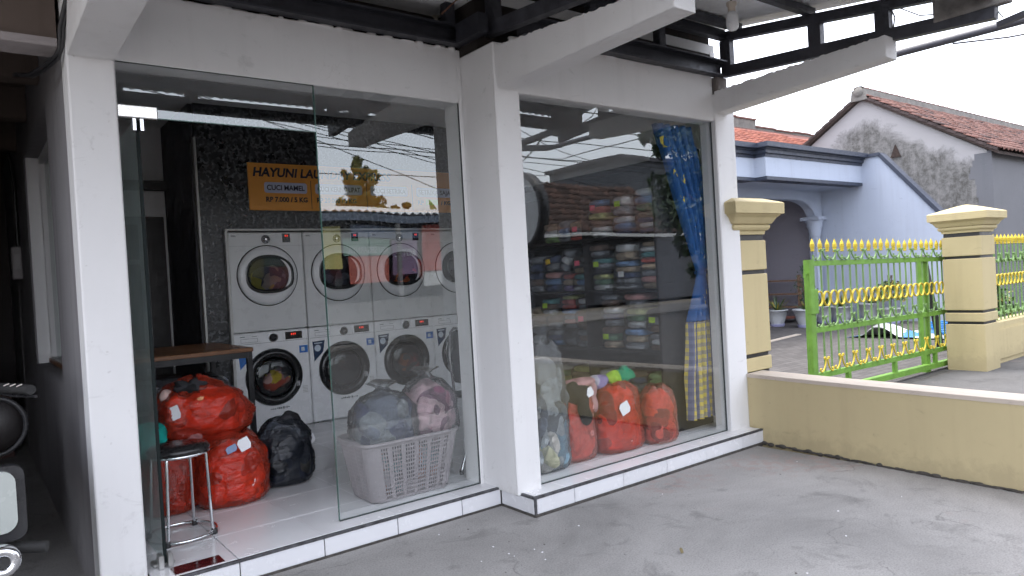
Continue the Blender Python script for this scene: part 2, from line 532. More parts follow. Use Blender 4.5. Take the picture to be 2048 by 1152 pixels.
def M_paver(name):
    m, n, l, b, o = new_mat(name)
    v = coord(n, l)
    br = n.new('ShaderNodeTexBrick'); l.new(v, br.inputs['Vector'])
    br.inputs['Scale'].default_value = 1.0; br.inputs['Brick Width'].default_value = .21; br.inputs['Row Height'].default_value = .105
    br.inputs['Mortar Size'].default_value = .007
    br.inputs['Color1'].default_value = (.075, .070, .068, 1); br.inputs['Color2'].default_value = (.105, .098, .095, 1); br.inputs['Mortar'].default_value = (.045, .042, .04, 1)
    c = mixc(n, l, .4, br.outputs[0], ramp(n, l, nz(n, l, v, 1.2, 5), [(.3, .5), (.7, 1.1)]), 'MULTIPLY')
    l.new(c, b.inputs['Base Color']); setp(b, rough=.85, spec=.3)
    bump(n, l, br.outputs['Fac'], b, -.6, .01)
    return m
g = MB(); g.box(4.57, 26, 3.42, 16, -.3, -.072)
struct(g.build('yard_paving', M_paver('grey_pavers'), base=(10, 8, -.072)))
g = MB()
for a, b_ in (((6.9, 7.2), (13.9, 8.9)), ((6.9, 6.5), (12.4, 7.35))):
    g.bar((a[0], a[1], -.071), (b_[0], b_[1], -.071), .10, .03)
struct(g.build('paving_strip', M('pale_paver_strip', (.42, .37, .31), .8, 0, .15)))
g = MB(); g.box(-60, 60, -8.2, .80, -.3, -.085)
struct(g.build('road', M('asphalt', (.060, .058, .058), .9, 0, .25, 3, .4, 140, spec=.2), base=(0, -5, -.085)))
g = MB(); g.box(-60, 60, -11.5, -8.2, -.3, -.02)
struct(g.build('far_pavement', M_concrete('far_pavement_concrete', (.20, .19, .18), False), base=(0, -9, -.02)))

# ---------------------------------------------------------------- the laundry shop
SHOP = thing('laundry_shop', 'white laundry shop with two tall glass fronts under a canopy', 'shop', (2.4, 3.6, 0))
ZF = .105
# floor slab, grout, tiles
m = MB(); m.box(.57, 2.392, 3.322, 7.2, -.05, .094); m.box(2.392, 4.53, 3.019, 7.2, -.05, .094)
FLOOR = m.build('floor', GROUT, SHOP)
tm = MB(); tm.bbox(-.198, .198, -.198, .198, -.009, 0, .0015)
tile_me = None
def place_tile(x0, x1, y0, y1, parent=None):
    b = MB(); b.bbox(x0, x1, y0, y1, .0945, ZF, .0012)
    return b.build('floor_tile', TILE, FLOOR)
xs = [.571, .9165] + [.9165 + .3987 * k for k in range(1, 10)]
xs = [x for x in xs if x < 4.4] + [4.529]
ys = [3.326, 3.705] + [3.705 + .3987 * k for k in range(1, 9)]
proto = None
for i in range(len(xs) - 1):
    for j in range(len(ys) - 1):
        x0, x1, y0, y1 = xs[i] + .0026, xs[i + 1] - .0026, ys[j] + .0026, ys[j + 1] - .0026
        if y1 > 7.15: continue
        if abs(x1 - x0 - .3935) < .002 and abs(y1 - y0 - .3935) < .002:
            if proto is None:
                proto = place_tile(x0, x1, y0, y1); pc = ((x0 + x1) / 2, (y0 + y1) / 2)
            else:
                o = share(proto.data, 'floor_tile', FLOOR, (((x0 + x1) / 2 - pc[0]), ((y0 + y1) / 2 - pc[1]), 0))
        else: place_tile(x0, x1, y0, y1)
xb = [2.40, 2.63] + [3.028 + .3987 * k for k in range(0, 4)] + [4.52]
for i in range(len(xb) - 1): place_tile(xb[i] + .0015, xb[i + 1] - .0015, 3.024, 3.3245)
# step: riser tiles and dark edge trim
STEP = MB().box(.57, 2.38, 3.3115, 3.32, -.02, .092).box(2.3945, 4.53, 3.0085, 3.018, -.02, .092).build('step', GROUT, SHOP)
rx = [.52, .9165, 1.3152, 1.714, 2.1127, 2.379]
for i in range(5): MB().bbox(max(.567, rx[i]) + .0026, rx[i + 1] - .0026, 3.306, 3.316, .008, .091, .0015).build('riser_tile', RTILE, STEP)
MB().bbox(2.3835, 2.3935, 3.014, 3.305, .008, .090, .0015).build('riser_tile', RTILE, STEP)
rx = [2.398, 2.676, 3.074, 3.473, 3.872, 4.270, 4.53]
for i in range(6): MB().bbox(rx[i] + .0026, rx[i + 1] - .0026, 3.003, 3.013, .010, .091, .0015).build('riser_tile', RTILE, STEP)
MB().box(.567, 2.372, 3.303, 3.322, .093, .1046).box(2.3815, 2.3945, 3.011, 3.308, .091, .1046).box(2.3815, 4.531, 3.0005, 3.0195, .0925, .1052).box(2.384, 2.3955, 3.004, 3.0125, .0, .0915).build('edge_trim', NOSE, STEP)
MB().bar((.6, 3.30, .003), (2.375, 3.30, .003), .012, .010).bar((2.377, 3.29, .003), (2.377, 3.0, .003), .012, .010).bar((2.372, 2.995, .004), (4.53, 2.995, .004), .016, .012).build('base_joint', M('dirt_joint', (.05, .045, .04), .95, 0, .6, 30), STEP)

# pillars, lintels
def wall(name, x0, x1, y0, y1, z0, z1, mat, b=.006):
    return MB().bbox(x0, x1, y0, y1, z0, z1, b).build(name, mat, SHOP)
wall('pillar', .388, .565, 3.425, 3.60, 0, 2.64, WHITE)
wall('pillar', 2.365, 2.535, 3.12, 3.60, .09, 2.60, WHITE)
wall('pillar', 4.325, 4.552, 3.12, 3.262, .09, 2.53, WHITE)
wall('lintel', .567, 2.338, 3.441, 3.598, 2.332, 2.645, WHITE, .004)
wall('lintel', 2.537, 4.323, 3.129, 3.262, 2.338, 2.655, WHITE, .004)
wall('jamb', 2.339, 2.3645, 3.439, 3.598, .10, 2.64, WHITE, .004)
# rough mortar crumbs along the top edges of lintels
r = rnd(4); m = MB()
for x0, x1, y, z in ((.6, 2.33, 3.45, 2.643), (2.56, 4.30, 3.14, 2.652)):
    x = x0
    while x < x1:
        w = r.uniform(.02, .10); h = r.uniform(.004, .02)
        m.sup((x, y + r.uniform(0, .02), z), w * .6, .02, h, .8, .8, 8, 6); x += w * r.uniform(.6, 1.4)
struct(m.build('mortar_edge', WHITE, SHOP), 'stuff')
# side wall with window, right wall, back, ceiling
m = MB()
m.box(.39, .565, 3.601, 4.40, 0, 2.9).box(.39, .565, 6.12, 9.0, 0, 2.9).box(.391, .564, 4.40, 6.12, 0, .885).box(.391, .564, 4.40, 6.12, 2.352, 2.9)  # far stretch lengthened to block daylight leaking into the passage
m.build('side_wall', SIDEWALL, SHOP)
WIN = MB().box(.475, .545, 6.02, 6.119, .886, 2.351).box(.475, .545, 4.401, 4.45, .886, 2.351).box(.476, .544, 4.45, 6.02, .886, .93).box(.476, .544, 4.45, 6.02, 2.30, 2.351).build('side_window', WHITE_IN, SHOP)
MB().box(.505, .512, 4.45, 6.02, .93, 2.30).build('window_pane', M_glass('dark_window_glass', (.25, .28, .28), .1), WIN)
MB().box(.40, .474, 6.085, 6.1195, .886, 2.351).build('reveal_board', WHITE_IN, WIN)
MB().bar((.397, 7.58, 1.3), (.397, 7.66, 1.3), .02, 2.5).build('wall_end_trim', M('flaked_edge', (.30, .28, .28), .9, 0, .6, 14, .5, 30), SHOP)
m = MB(); m.box(4.50, 4.552, 3.262, 7.2, 0, 2.9); m.build('right_wall', WHITE_IN, SHOP)
m = MB(); m.box(.40, 4.55, 7.2, 7.32, 0, 2.95); m.build('back_wall', WHITE_IN, SHOP)
m = MB(); m.box(.39, 4.55, 3.265, 7.3, 2.88, 2.95); m.build('ceiling', GREYIN, SHOP)
# sooty wall above the lintels, behind the steel
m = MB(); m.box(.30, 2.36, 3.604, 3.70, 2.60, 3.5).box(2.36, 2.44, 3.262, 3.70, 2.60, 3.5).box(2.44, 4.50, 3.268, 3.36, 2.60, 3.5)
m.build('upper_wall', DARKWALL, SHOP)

FLORAL = M('black_panel', (.012, .013, .016), .3, 0, .2, 4)
SWIRL = M('embossed_glint_grey', (.085, .09, .096), .22, 0, .25, 9, spec=.9)  # relief greyed so its colour stands in for glints on black
m = MB(); m.box(1.562, 1.735, 6.15, 6.19, .095, 2.879).box(1.735, 4.499, 6.152, 6.19, 1.842, 2.879)
m.build('floral_panel', FLORAL, SHOP)
def swirl(m, x, z, a0, R, s, y=6.151):
    """one raised comma-shaped leaf curl"""
    n_ = 9; vs = []
    for k in range(n_):
        t_ = k / (n_ - 1); a = a0 + s * t_ * 3.6; rr_ = R * (1.0 - .62 * t_); w = R * .34 * math.sin(math.pi * (.12 + .88 * t_) ** .7) + .0006
        cx, cz = x + rr_ * math.cos(a), z + rr_ * math.sin(a); dx, dz = math.cos(a), math.sin(a)
        vs += [(cx - dx * w, y - .0005, cz - dz * w), (cx, y - .0075, cz), (cx + dx * w, y - .0005, cz + dz * w)]
    fs = []
    for k in range(n_ - 1):
        b = 3 * k; fs += [(b, b + 1, b + 4, b + 3), (b + 1, b + 2, b + 5, b + 4)]
    m.add(vs, fs, 0, True)
m = MB(); r = rnd(21); DX = .062
for (x0, x1, z0, z1, yy) in ((1.568, 1.733, .12, 2.86, 6.1505), (1.752, 4.48, 1.858, 2.86, 6.1525)):
    j = 0; z = z0
    while z < z1:
        x = x0 + (DX / 2 if j % 2 else 0) + .012
        i_ = 0
        while x < x1 - .01:
            swirl(m, x, z, (i_ * 2.1 + j * 1.3) % 6.28 + r.uniform(-.25, .25), .026, 1 if (i_ + j) % 2 else -1, yy)
            swirl(m, x + .028, z + .020, (i_ * 1.7 + j * 2.3 + 2) % 6.28, .016, -1 if (i_ + j) % 2 else 1, yy)
            x += DX; i_ += 1
        z += .052; j += 1
struct(m.build('embossed_swirls', SWIRL, SHOP), 'stuff')
m = MB(); m.box(1.545, 1.5615, 6.135, 6.195, .106, 2.60)
m.build('panel_trim', M('brushed_trim', (.42, .42, .40), .45, .4, .1), SHOP)
m = MB(); m.box(1.53, 1.56, 6.196, 7.2, .10, 2.879)
m.build('partition', M('dark_partition', (.05, .05, .055), .6, 0, .3), SHOP)
m = MB(); m.box(1.737, 1.757, 6.10, 6.75, .106, 1.828).box(1.737, 4.36, 6.10, 6.75, 1.828, 1.843).box(4.345, 4.36, 6.10, 6.75, .106, 1.827).box(1.757, 4.345, 6.74, 6.752, .106, 1.827)
m.build('machine_niche', M('niche_board', (.55, .55, .53), .5, 0, .06), SHOP)
# back room: doorway frame
BD = MB().box(.60, 1.50, 7.15, 7.199, .106, 2.05).build('inner_door', M('dark_brown_door', (.022, .018, .018), .5, 0, .3), SHOP)
FR = M('grey_door_frame', (.26, .26, .27), .6, 0, .1)
MB().box(.60, 1.34, 7.10, 7.149, 1.98, 2.04).box(1.28, 1.34, 7.10, 7.149, .106, 1.979).box(.60, 1.28, 7.10, 7.149, 1.62, 1.66).build('door_frame', FR, BD)
m = MB(); m.box(.572, 1.53, 7.0, 7.1, 2.28, 2.36); m.build('inner_beam', M('dark_beam', (.10, .10, .10), .8), SHOP)
m = MB(); m.box(.5655, .571, 3.70, 7.1, .10, 2.879); m.build('inner_side_lining', M('pale_inner_wall', (.62, .63, .63), .8, 0, .1), SHOP)  # even pale lining on the inner side wall
m = MB(); m.box(.572, 1.529, 6.20, 6.9, 2.3, 2.32)

# glass: fixed pane, transom, right pane, open door
def pane(name, x0, x1, y, z0, z1, t=.010):
    o = MB().box(x0, x1, y, y + t, z0, z1).build(name, GLASS, SHOP)
    return o
P1 = pane('fixed_glass_pane', 1.463, 2.338, 3.452, ZF + .001, 2.331)
P2 = pane('transom_glass_pane', .566, 1.459, 3.452, 2.098, 2.331)
P3 = pane('fixed_glass_pane', 2.536, 4.324, 3.165, ZF + .001, 2.337)
MB().box(1.4592, 1.4628, 3.4515, 3.4625, .107, 2.33).build('glass_edge', GLASSEDGE, P1)
MB().box(.567, 1.459, 3.4515, 3.4625, 2.0945, 2.0978).build('glass_edge', GLASSEDGE, P2)
SEAL = M('dark_sealant', (.04, .05, .05), .6, 0, .5, 40)
MB().box(2.333, 2.3388, 3.4455, 3.4515, .106, 2.331).box(1.46, 2.33, 3.4455, 3.4515, .1052, .112).build('sealant_bead', SEAL, P1)
MB().box(4.316, 4.3248, 3.1565, 3.1645, .106, 2.337).box(2.54, 4.31, 3.1565, 3.1645, .1052, .111).build('sealant_bead', SEAL, P3)
MB().box(.57, 1.459, 3.4455, 3.4515, 2.3285, 2.3318).build('sealant_bead', SEAL, P2)
# open door swung inward
DOORG = M_glass('door_glass', (.84, .90, .885), .20)
DOOR = MB().box(.640, .650, 3.474, 4.33, .125, 2.085).build('glass_door', DOORG, SHOP)
MB().box(.638, .652, 3.466, 3.4735, .125, 2.085).build('glass_edge', M('door_edge', (.012, .016, .016), .7, spec=.1), DOOR)
MB().bbox(.565, .725, 3.440, 3.475, 2.090, 2.145, .004).build('patch_fitting', M('brushed_patch', (.78, .76, .72), .22, .9, .1, 30), P2)
MB().bbox(.622, .638, 3.444, 3.47, 2.035, 2.0895, .002).bbox(.6525, .668, 3.444, 3.47, 2.035, 2.0895, .002).build('hinge_clamp', CHROME, DOOR)
MB().bbox(.615, .637, 3.446, 3.50, .107, .165, .002).bbox(.6525, .674, 3.446, 3.50, .107, .165, .002).bbox(.60, .69, 3.49, 3.56, .1055, .120, .003).build('floor_hinge', M('dull_steel', (.40, .40, .39), .35, .8, .2), DOOR)

# canopy beams of the shop
def beam(x0, x1, ya, yb, za0, za1, zb0, zb1, seed):
    """tapered concrete beam from the wall (ya) outward (yb); rough cast upper edge"""
    r = rnd(seed); n = 70; vs = []; fs = []
    for i in range(n + 1):
        t = i / n; y = ya + (yb - ya) * t
        zb = za0 + (zb0 - za0) * t; zt = za1 + (zb1 - za1) * t + (r.uniform(-.005, .005) if 0 < i < n else 0)
        vs += [(x0, y, zb), (x1, y, zb), (x1, y, zt + r.uniform(-.004, .004)), (x0, y, zt)]
    for i in range(n):
        a, b = i * 4, i * 4 + 4
        for k in range(4): fs.append((a + k, b + k, b + (k + 1) % 4, a + (k + 1) % 4))
    fs += [(3, 2, 1, 0), tuple(n * 4 + k for k in range(4))]
    return MB().add(vs, fs).build('canopy_beam', WHITE, SHOP)
beam(.392, .563, 3.424, 1.95, 2.325, 2.60, 2.345, 2.47, 1)
beam(2.376, 2.516, 3.119, 1.885, 2.349, 2.575, 2.373, 2.475, 2)
beam(4.327, 4.468, 3.119, 1.925, 2.395, 2.548, 2.461, 2.587, 3)
# ---------------------------------------------------------------- canopy of steel and zinc
CAN = thing('canopy', 'dark steel canopy frame roofed with grey corrugated zinc over the shopfront', 'canopy', (2.4, 2.4, 2.6))
def zt(y): return 2.945 - (3.05 - y) * .135           # top chord centre height at y
def zb(y): return 2.697 - (3.07 - y) * .075           # bottom chord
def chord(a, b, w=.06, h=.075, name='chord'):
    return MB().bar(a, b, w, h).build(name, STEEL, CAN)
TR = M('painted_steel', (.045, .046, .056), .5, .1, .55, 9, .2, 60)
def truss(x, ya, yb, posts):
    MB().bar((x, ya, zb(ya)), (x, yb, zb(yb)), .055, .075).build('bottom_chord', TR, CAN)
    MB().bar((x, ya, zt(ya)), (x, yb, zt(yb)), .055, .062).build('top_chord', TR, CAN)
    for y in posts:
        MB().bar((x, y, zb(y) + .036), (x, y, zt(y) - .03), .052, .085, up=(0, 1, 0)).build('truss_post', TR, CAN)
truss(4.455, 3.12, 1.40, (3.085, 2.41, 1.985, 1.45))
truss(2.445, 3.26, 1.44, (3.2, 2.5, 1.95, 1.47))
truss(.478, 3.60, 1.44, (3.4, 2.5, 1.95, 1.47))
truss(-1.4, 3.60, 1.44, (3.4, 2.5, 1.95, 1.47))
# front truss along the street edge
MB().bar((-1.45, 1.415, 2.69), (4.49, 1.415, 2.69), .05, .10).build('bottom_chord', TR, CAN)
MB().bar((-1.45, 1.415, 2.80), (4.49, 1.415, 2.80), .05, .055).build('top_chord', TR, CAN)
for x in (-1.2, -.1, .9, 1.38, 2.36, 3.25, 4.40): MB().box(x - .045, x + .045, 1.40, 1.43, 2.64, 2.80).build('truss_post', TR, CAN)
# steel along the wall head
m = MB()
for (x0, x1, y0, y1) in ((.5, 2.36, 3.375, 3.44), (2.545, 4.42, 3.055, 3.125)):
    m.box(x0, x1, y0, y1, 2.652, 2.662); m.box(x0, x1, y1 - .006, y1, 2.662, 2.755); m.box(x0, x1, y0, y1, 2.755, 2.764)
    m.box(x0, x1, y0 + .01, y1, 2.925, 2.985)
m.box(2.30, 2.36, 3.15, 3.375, 2.652, 2.76).box(2.30, 2.36, 3.15, 3.375, 2.925, 2.985)
m.build('wall_channel', STEEL, CAN)
for x, y in ((1.36, 3.40), (2.27, 3.40), (3.10, 3.085), (3.72, 3.085)):
    MB().box(x - .03, x + .03, y - .028, y + .028, 2.7645, 2.924).build('wall_post', STEEL, CAN)
# concrete stub carrying the right truss
MB().bbox(4.345, 4.46, 3.10, 3.20, 2.535, 2.655, .006).build('stub', M('rough_stub', (.16, .14, .13), .9, 0, .5, 12, .5, 40), CAN)
# purlins along x
for y in (3.0, 2.45, 1.95, 1.55):
    MB().bar((-1.5, y, zt(y) + .055), (4.50, y, zt(y) + .055), .045, .05).build('purlin', TR, CAN)
# corrugated sheet
xs_ = [-1.6 + .019 * i for i in range(int(6.25 / .019))]
vs, fs = [], []
ya, yb = 3.62, 1.27
for i, x in enumerate(xs_):
    c = .009 * math.cos(2 * math.pi * x / .076)
    for t in (0, 1):
        vs += [(x, ya, zt(ya) + .098 + c + .0015 * t), (x, yb, zt(yb) + .098 + c + .0015 * t)]
for i in range(len(xs_) - 1):
    a = i * 4; b = a + 4
    fs += [(a, b, b + 1, a + 1), (a + 2, a + 3, b + 3, b + 2), (a + 1, b + 1, b + 3, a + 3), (a, a + 2, b + 2, b)]
fs += [(0, 1, 3, 2), tuple(len(vs) - 4 + k for k in (0, 2, 3, 1))]
MB().add(vs, fs, 0, True).build('zinc_sheet', ZINC, CAN)
m = MB(); m.bbox(4.42, 4.475, 1.33, 1.70, 2.60, 2.83, .004)
m.build('end_board', M('weathered_board', (.20, .19, .18), .9, 0, .5, 9, .5, 30), CAN)
# loose white wire over the corner
m = MB()
m.tube([(4.46, 2.0, 2.95), (4.48, 1.93, 2.72), (4.475, 1.94, 2.645)], .0045, 6)
m.tube([(4.48, 1.95, 2.80), (4.50, 1.80, 2.69), (4.50, 1.66, 2.655), (4.49, 1.52, 2.66), (4.49, 1.42, 2.61), (4.48, 1.38, 2.54)], .004, 6)
m.tube([(4.46, 1.80, 2.79), (4.50, 1.66, 2.735), (4.51, 1.50, 2.735), (4.48, 1.40, 2.78)], .010, 6)
m.build('loose_wire', M('pale_wire', (.55, .56, .57), .5), CAN)
m = MB(); m.tube([(2.20, 3.36, 2.795), (2.27, 3.30, 2.87), (2.34, 3.2, 2.885), (2.40, 3.08, 2.86)], .004, 6)
m.build('loose_wire', M('rusty_wire', (.16, .07, .04), .8), CAN)

# things fixed to the canopy
JB = thing('junction_box', 'cream round cable junction box on the sooty wall above the left glass', 'junction box', (2.31, 3.585, 2.905))
jm = M('aged_cream_plastic', (.46, .43, .37), .5, 0, .12)
m = MB(); m.lathe([(.001, -.02), (.030, -.02), (.034, -.014), (.034, .012)], (2.31, 3.59, 2.905), 'y', 18)
m.build('box_body', jm, JB)
for dx, dz in ((-.045, 0), (.043, -.012), (0, -.05)):
    MB().lathe([(.014, 0), (.014, .02)], (2.31 + dx, 3.585, 2.895 + dz), 'z', 10).build('cable_spout', jm, JB)
m = MB()
for dx, dz in ((-.012, .014), (.014, -.006)): m.lathe([(.003, -.004), (.003, 0)], (2.31 + dx, 3.569, 2.905 + dz), 'y', 8)
m.build('screw', BLACKPL, JB)
LB = thing('light_bulb', 'white bulb in a ceramic socket hanging below the canopy sheet', 'bulb', (3.74, 2.54, 2.85))
MB().lathe([(.030, .075), (.030, .055), (.022, .05), (.022, .018)], (3.74, 2.54, 2.80), 'z', 18).build('socket', M('socket_cream', (.55, .48, .40), .5), LB)
MB().lathe([(.020, .018), (.034, .005), (.036, -.02), (.037, -.055), (.034, -.078), (.024, -.092), (.001, -.096)], (3.74, 2.54, 2.80), 'z', 22).build('globe', M('opal_glass', (.72, .73, .74), .25, 0, .03), LB)
MB().tube([(3.74, 2.54, 2.872), (3.74, 2.54, 2.945)], .006, 6).build('flex', BLACKPL, LB)
# cable on the left pillar head
m = MB(); m.tube([(.44, 3.1, 2.75), (.40, 3.30, 2.56), (.372, 3.41, 2.43), (.372, 3.45, 2.36), (.36, 3.50, 2.335), (.32, 3.60, 2.31), (.28, 3.75, 2.31), (.24, 3.95, 2.36)], .010, 8)
m.tube([(.45, 3.1, 2.76), (.41, 3.30, 2.55), (.384, 3.40, 2.43), (.380, 3.44, 2.36), (.37, 3.49, 2.325), (.33, 3.60, 2.30), (.29, 3.74, 2.30)], .006, 8)
tag(m.build('wall_cable', BLACKPL), 'black cables bent round the head of the leftmost white pillar', 'cable')
# overhead cable to the street, beyond the right beam
m = MB(); m.tube([(5.5, 3.6, 2.775), (5.5, 2.35, 2.775), (5.5, 1.58, 2.768), (5.5, 0, 2.80), (6.4, -2.6, 3.3), (10.1, -8.95, 6.2)], .026, 10)
m.tube([(5.5, 2.0, 2.74), (5.6, 1.7, 2.71), (5.75, 1.2, 2.70), (6.2, -.5, 2.8), (7, -2.9, 3.3)], .006, 6)
tag(m.build('service_cable', M('black_cable', (.05, .05, .06), .5)), 'thick dark service cable running outward beyond the right canopy beam', 'cable')

# ---------------------------------------------------------------- left passage
ALLEY = thing('passage_roof', 'dirty concrete slab roof over the dark passage left of the shop', 'roof', (-.6, 5, 2.4))
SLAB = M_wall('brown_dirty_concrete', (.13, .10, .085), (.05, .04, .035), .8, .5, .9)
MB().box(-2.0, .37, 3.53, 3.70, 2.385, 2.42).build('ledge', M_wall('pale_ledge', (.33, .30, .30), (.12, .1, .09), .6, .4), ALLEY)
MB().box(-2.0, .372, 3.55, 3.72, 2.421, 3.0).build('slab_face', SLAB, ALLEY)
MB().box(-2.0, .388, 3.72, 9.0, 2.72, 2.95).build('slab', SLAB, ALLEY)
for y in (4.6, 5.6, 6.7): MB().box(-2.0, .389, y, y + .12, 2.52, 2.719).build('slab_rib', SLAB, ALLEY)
o = MB().box(-1.9, .60, 9.0, 9.15, 0, 3.0).box(-.95, -.80, 3.75, 9.15, 0, 3.0).build('passage_wall', M_wall('dark_passage_wall', (.07, .06, .06), (.03, .03, .03), .7, .4))  # second box: unseen side wall added to keep daylight out of the passage
tag(o, 'near-black end wall of the passage, with an added side wall to darken it', 'wall')
DB = thing('meter_box', 'small grey box mounted at the far corner of the shop side wall', 'meter box', (.36, 7.0, 1.55))
MB().bbox(.32, .389, 6.93, 7.07, 1.52, 1.78, .006).build('box_body', M('grey_enamel', (.24, .22, .22), .5), DB)
MB().bbox(.335, .375, 6.926, 6.9295, 1.60, 1.72, .001).build('box_door', M('grey_enamel_door', (.30, .28, .28), .5), DB)
MB().tube([(.37, 7.0, 1.78), (.372, 7.0, 2.3), (.34, 7.02, 2.6)], .012, 6).build('conduit', BLACKPL, DB)
# junk seen in the dark passage
m = MB(); m.box(-.5, .28, 7.6, 8.1, 0, .55); m.box(-.3, .2, 7.65, 8.0, .552, .8)
tag(m.build('stacked_crates', M('dark_crates', (.09, .05, .045), .8, 0, .4)), 'dark crates stacked at the far end of the passage', 'crate')

# ---------------------------------------------------------------- parked scooter at the left edge
SCO = thing('motor_scooter', 'motor scooter at the left edge, only grip, white tail panel and muffler in view', 'scooter', (-.09, 3.8, 0))
SB = M('scooter_black', (.02, .02, .022), .3, 0, .1); SW = M('scooter_white', (.36, .385, .365), .25, 0, .05, coat=.5)
for y, nm in ((3.30, 'rear'), (4.55, 'front')):
    m = MB(); m.lathe([(.225, -.045), (.265, -.03), (.265, .03), (.225, .045)], (-.09, y, .265), 'x', 28); m.build(nm + '_tyre', BLACKMAT, SCO)
    m = MB(); m.lathe([(.225, -.02), (.03, -.03), (.03, .03), (.225, .02)], (-.09, y, .265), 'x', 24); m.build(nm + '_rim', M(nm + '_rim_grey', (.2, .2, .2), .4, .6), SCO)
m = MB(); m.sup((-.09, 3.60, .60), .17, .45, .13, .6, .7, 20, 12, amp=.01); m.build('body_shell', SB, SCO)
m = MB(); m.sup((-.09, 3.62, .76), .14, .42, .055, .6, .6, 18, 10); m.build('seat', BLACKMAT, SCO)
def rr_poly(x0, x1, z0, z1, r_):
    pts = []
    for cx_, cz_, a0 in ((x1 - r_, z1 - r_, 0), (x0 + r_, z1 - r_, 90), (x0 + r_, z0 + r_, 180), (x1 - r_, z0 + r_, 270)):
        for k in range(7):
            a = math.radians(a0 + 15 * k); pts.append((cx_ + r_ * math.cos(a), cz_ + r_ * math.sin(a)))
    return pts
MB().prism(rr_poly(-.30, .112, .49, .712, .045), 3.135, 3.150, 'y').build('tail_panel', SW, SCO)
MB().prism(rr_poly(-.33, .140, .455, .725, .04), 3.151, 3.20, 'y').build('panel_border', SB, SCO)
m = MB(); m.box(-.17, -.01, 3.9, 4.25, .24, .32).bar((-.09, 4.2, .32), (-.09, 4.40, .90), .16, .08); m.build('floorboard', SB, SCO)
m = MB(); m.tube([(-.09, 4.55, .265), (-.09, 4.40, .6), (-.09, 4.20, .93)], .03, 10); m.build('fork', CHROME, SCO)
m = MB(); m.tube([(-.42, 3.80, .955), (-.22, 3.95, .96), (.02, 3.95, .955), (.10, 3.80, .952)], .013, 8); m.build('handlebar', SB, SCO)
m = MB(); m.tube([(.095, 3.81, .952), (.200, 3.56, .950)], .021, 10); m.build('grip', BLACKMAT, SCO)
m = MB()
for k in range(3):
    y = 3.72 - .05 * k; x = .125 + .020 * k; m.tube([(x - .012, y - .02, .966), (x + .008, y - .024, .974)], .0025, 5)
m.build('grip_mark', M('pale_mark', (.6, .55, .5), .6), SCO)
m = MB(); m.tube([(.05, 3.88, .945), (.14, 3.74, .918), (.215, 3.54, .922)], .007, 6); m.build('brake_lever', SB, SCO)
m = MB()
ring = [(.065 + .122 * math.cos(a), 3.80, .785 + .125 * math.sin(a)) for a in [2 * math.pi * k / 36 for k in range(36)]]
m.tube(ring, .010, 8, closed=True); m.build('cowl_rim', SB, SCO)
m = MB(); m.lathe([(.001, 0), (.115, 0), (.118, .02)], (.065, 3.805, .785), 'y', 30); m.build('cowl_face', M('dark_cowl', (.010, .008, .008), .5), SCO)  # round dark front cowl inside its rim
m = MB(); m.tube([(.04, 3.5, .30), (.05, 3.2, .40), (.055, 2.92, .455)], .045, 14, rs=[.03, .046, .05]); m.build('muffler', M('burnt_steel', (.08, .08, .085), .4, .7, .3), SCO)
m = MB(); m.lathe([(.022, .0), (.024, -.012), (.044, -.014), (.052, .0), (.052, .03)], (.055, 2.91, .455), 'y', 28); m.build('muffler_cap', CHROME, SCO)
m = MB(); m.lathe([(.021, -.004), (.001, -.004)], (.055, 2.91, .455), 'y', 16); m.build('muffler_bore', BLACKMAT, SCO)
m = MB(); m.tube([(.05, 3.22, .42), (.195, 3.16, .405)], .022, 8); m.build('foot_peg', BLACKMAT, SCO)
# ================================================================ inside the shop
# ---- washing machines and dryers
ENAMEL = M('white_enamel', (.80, .81, .82), .28, 0, .03, 3)
DRYERW = M('pale_grey_enamel', (.64, .65, .65), .32, 0, .03, 3)
RINGD = M('door_ring_black', (.015, .016, .018), .22, 0, .1)
RINGL = M('door_ring_grey', (.70, .71, .72), .3, 0, .03)
SEAM = M('dark_seam', (.03, .03, .03), .6)
DOORGL = M_glass('machine_door_glass', (.86, .87, .88), .03)
DRUM = M('drum_steel', (.022, .022, .024), .4, .2, .15)
DISP = M('display_black', (.012, .010, .012), .15)
REDLED = M_emit('red_led', (.8, .04, .02), .10)
BLUEST = M('blue_sticker', (.03, .16, .50), .35, 0, .08)
NAVYST = M('navy_sticker', (.015, .035, .09), .35, 0, .1)
GREYPR = M('grey_print', (.16, .16, .17), .6)
PALEP = M('pale_print', (.55, .62, .70), .5)
YF = 6.125           # front plane of the machines
ORD = ['leftmost', 'second from the left', 'third from the left', 'rightmost']

def clothes_blob(name, parent, c, a, h, cols, seed):
    m = MB(); m.sup(c, a, .07, h, 1.0, 1.0, 22, 14, amp=.05, freq=14, seed=seed)
    return m.build(name, M_cloth('load_%d' % int(seed * 10), cols, 11), parent)

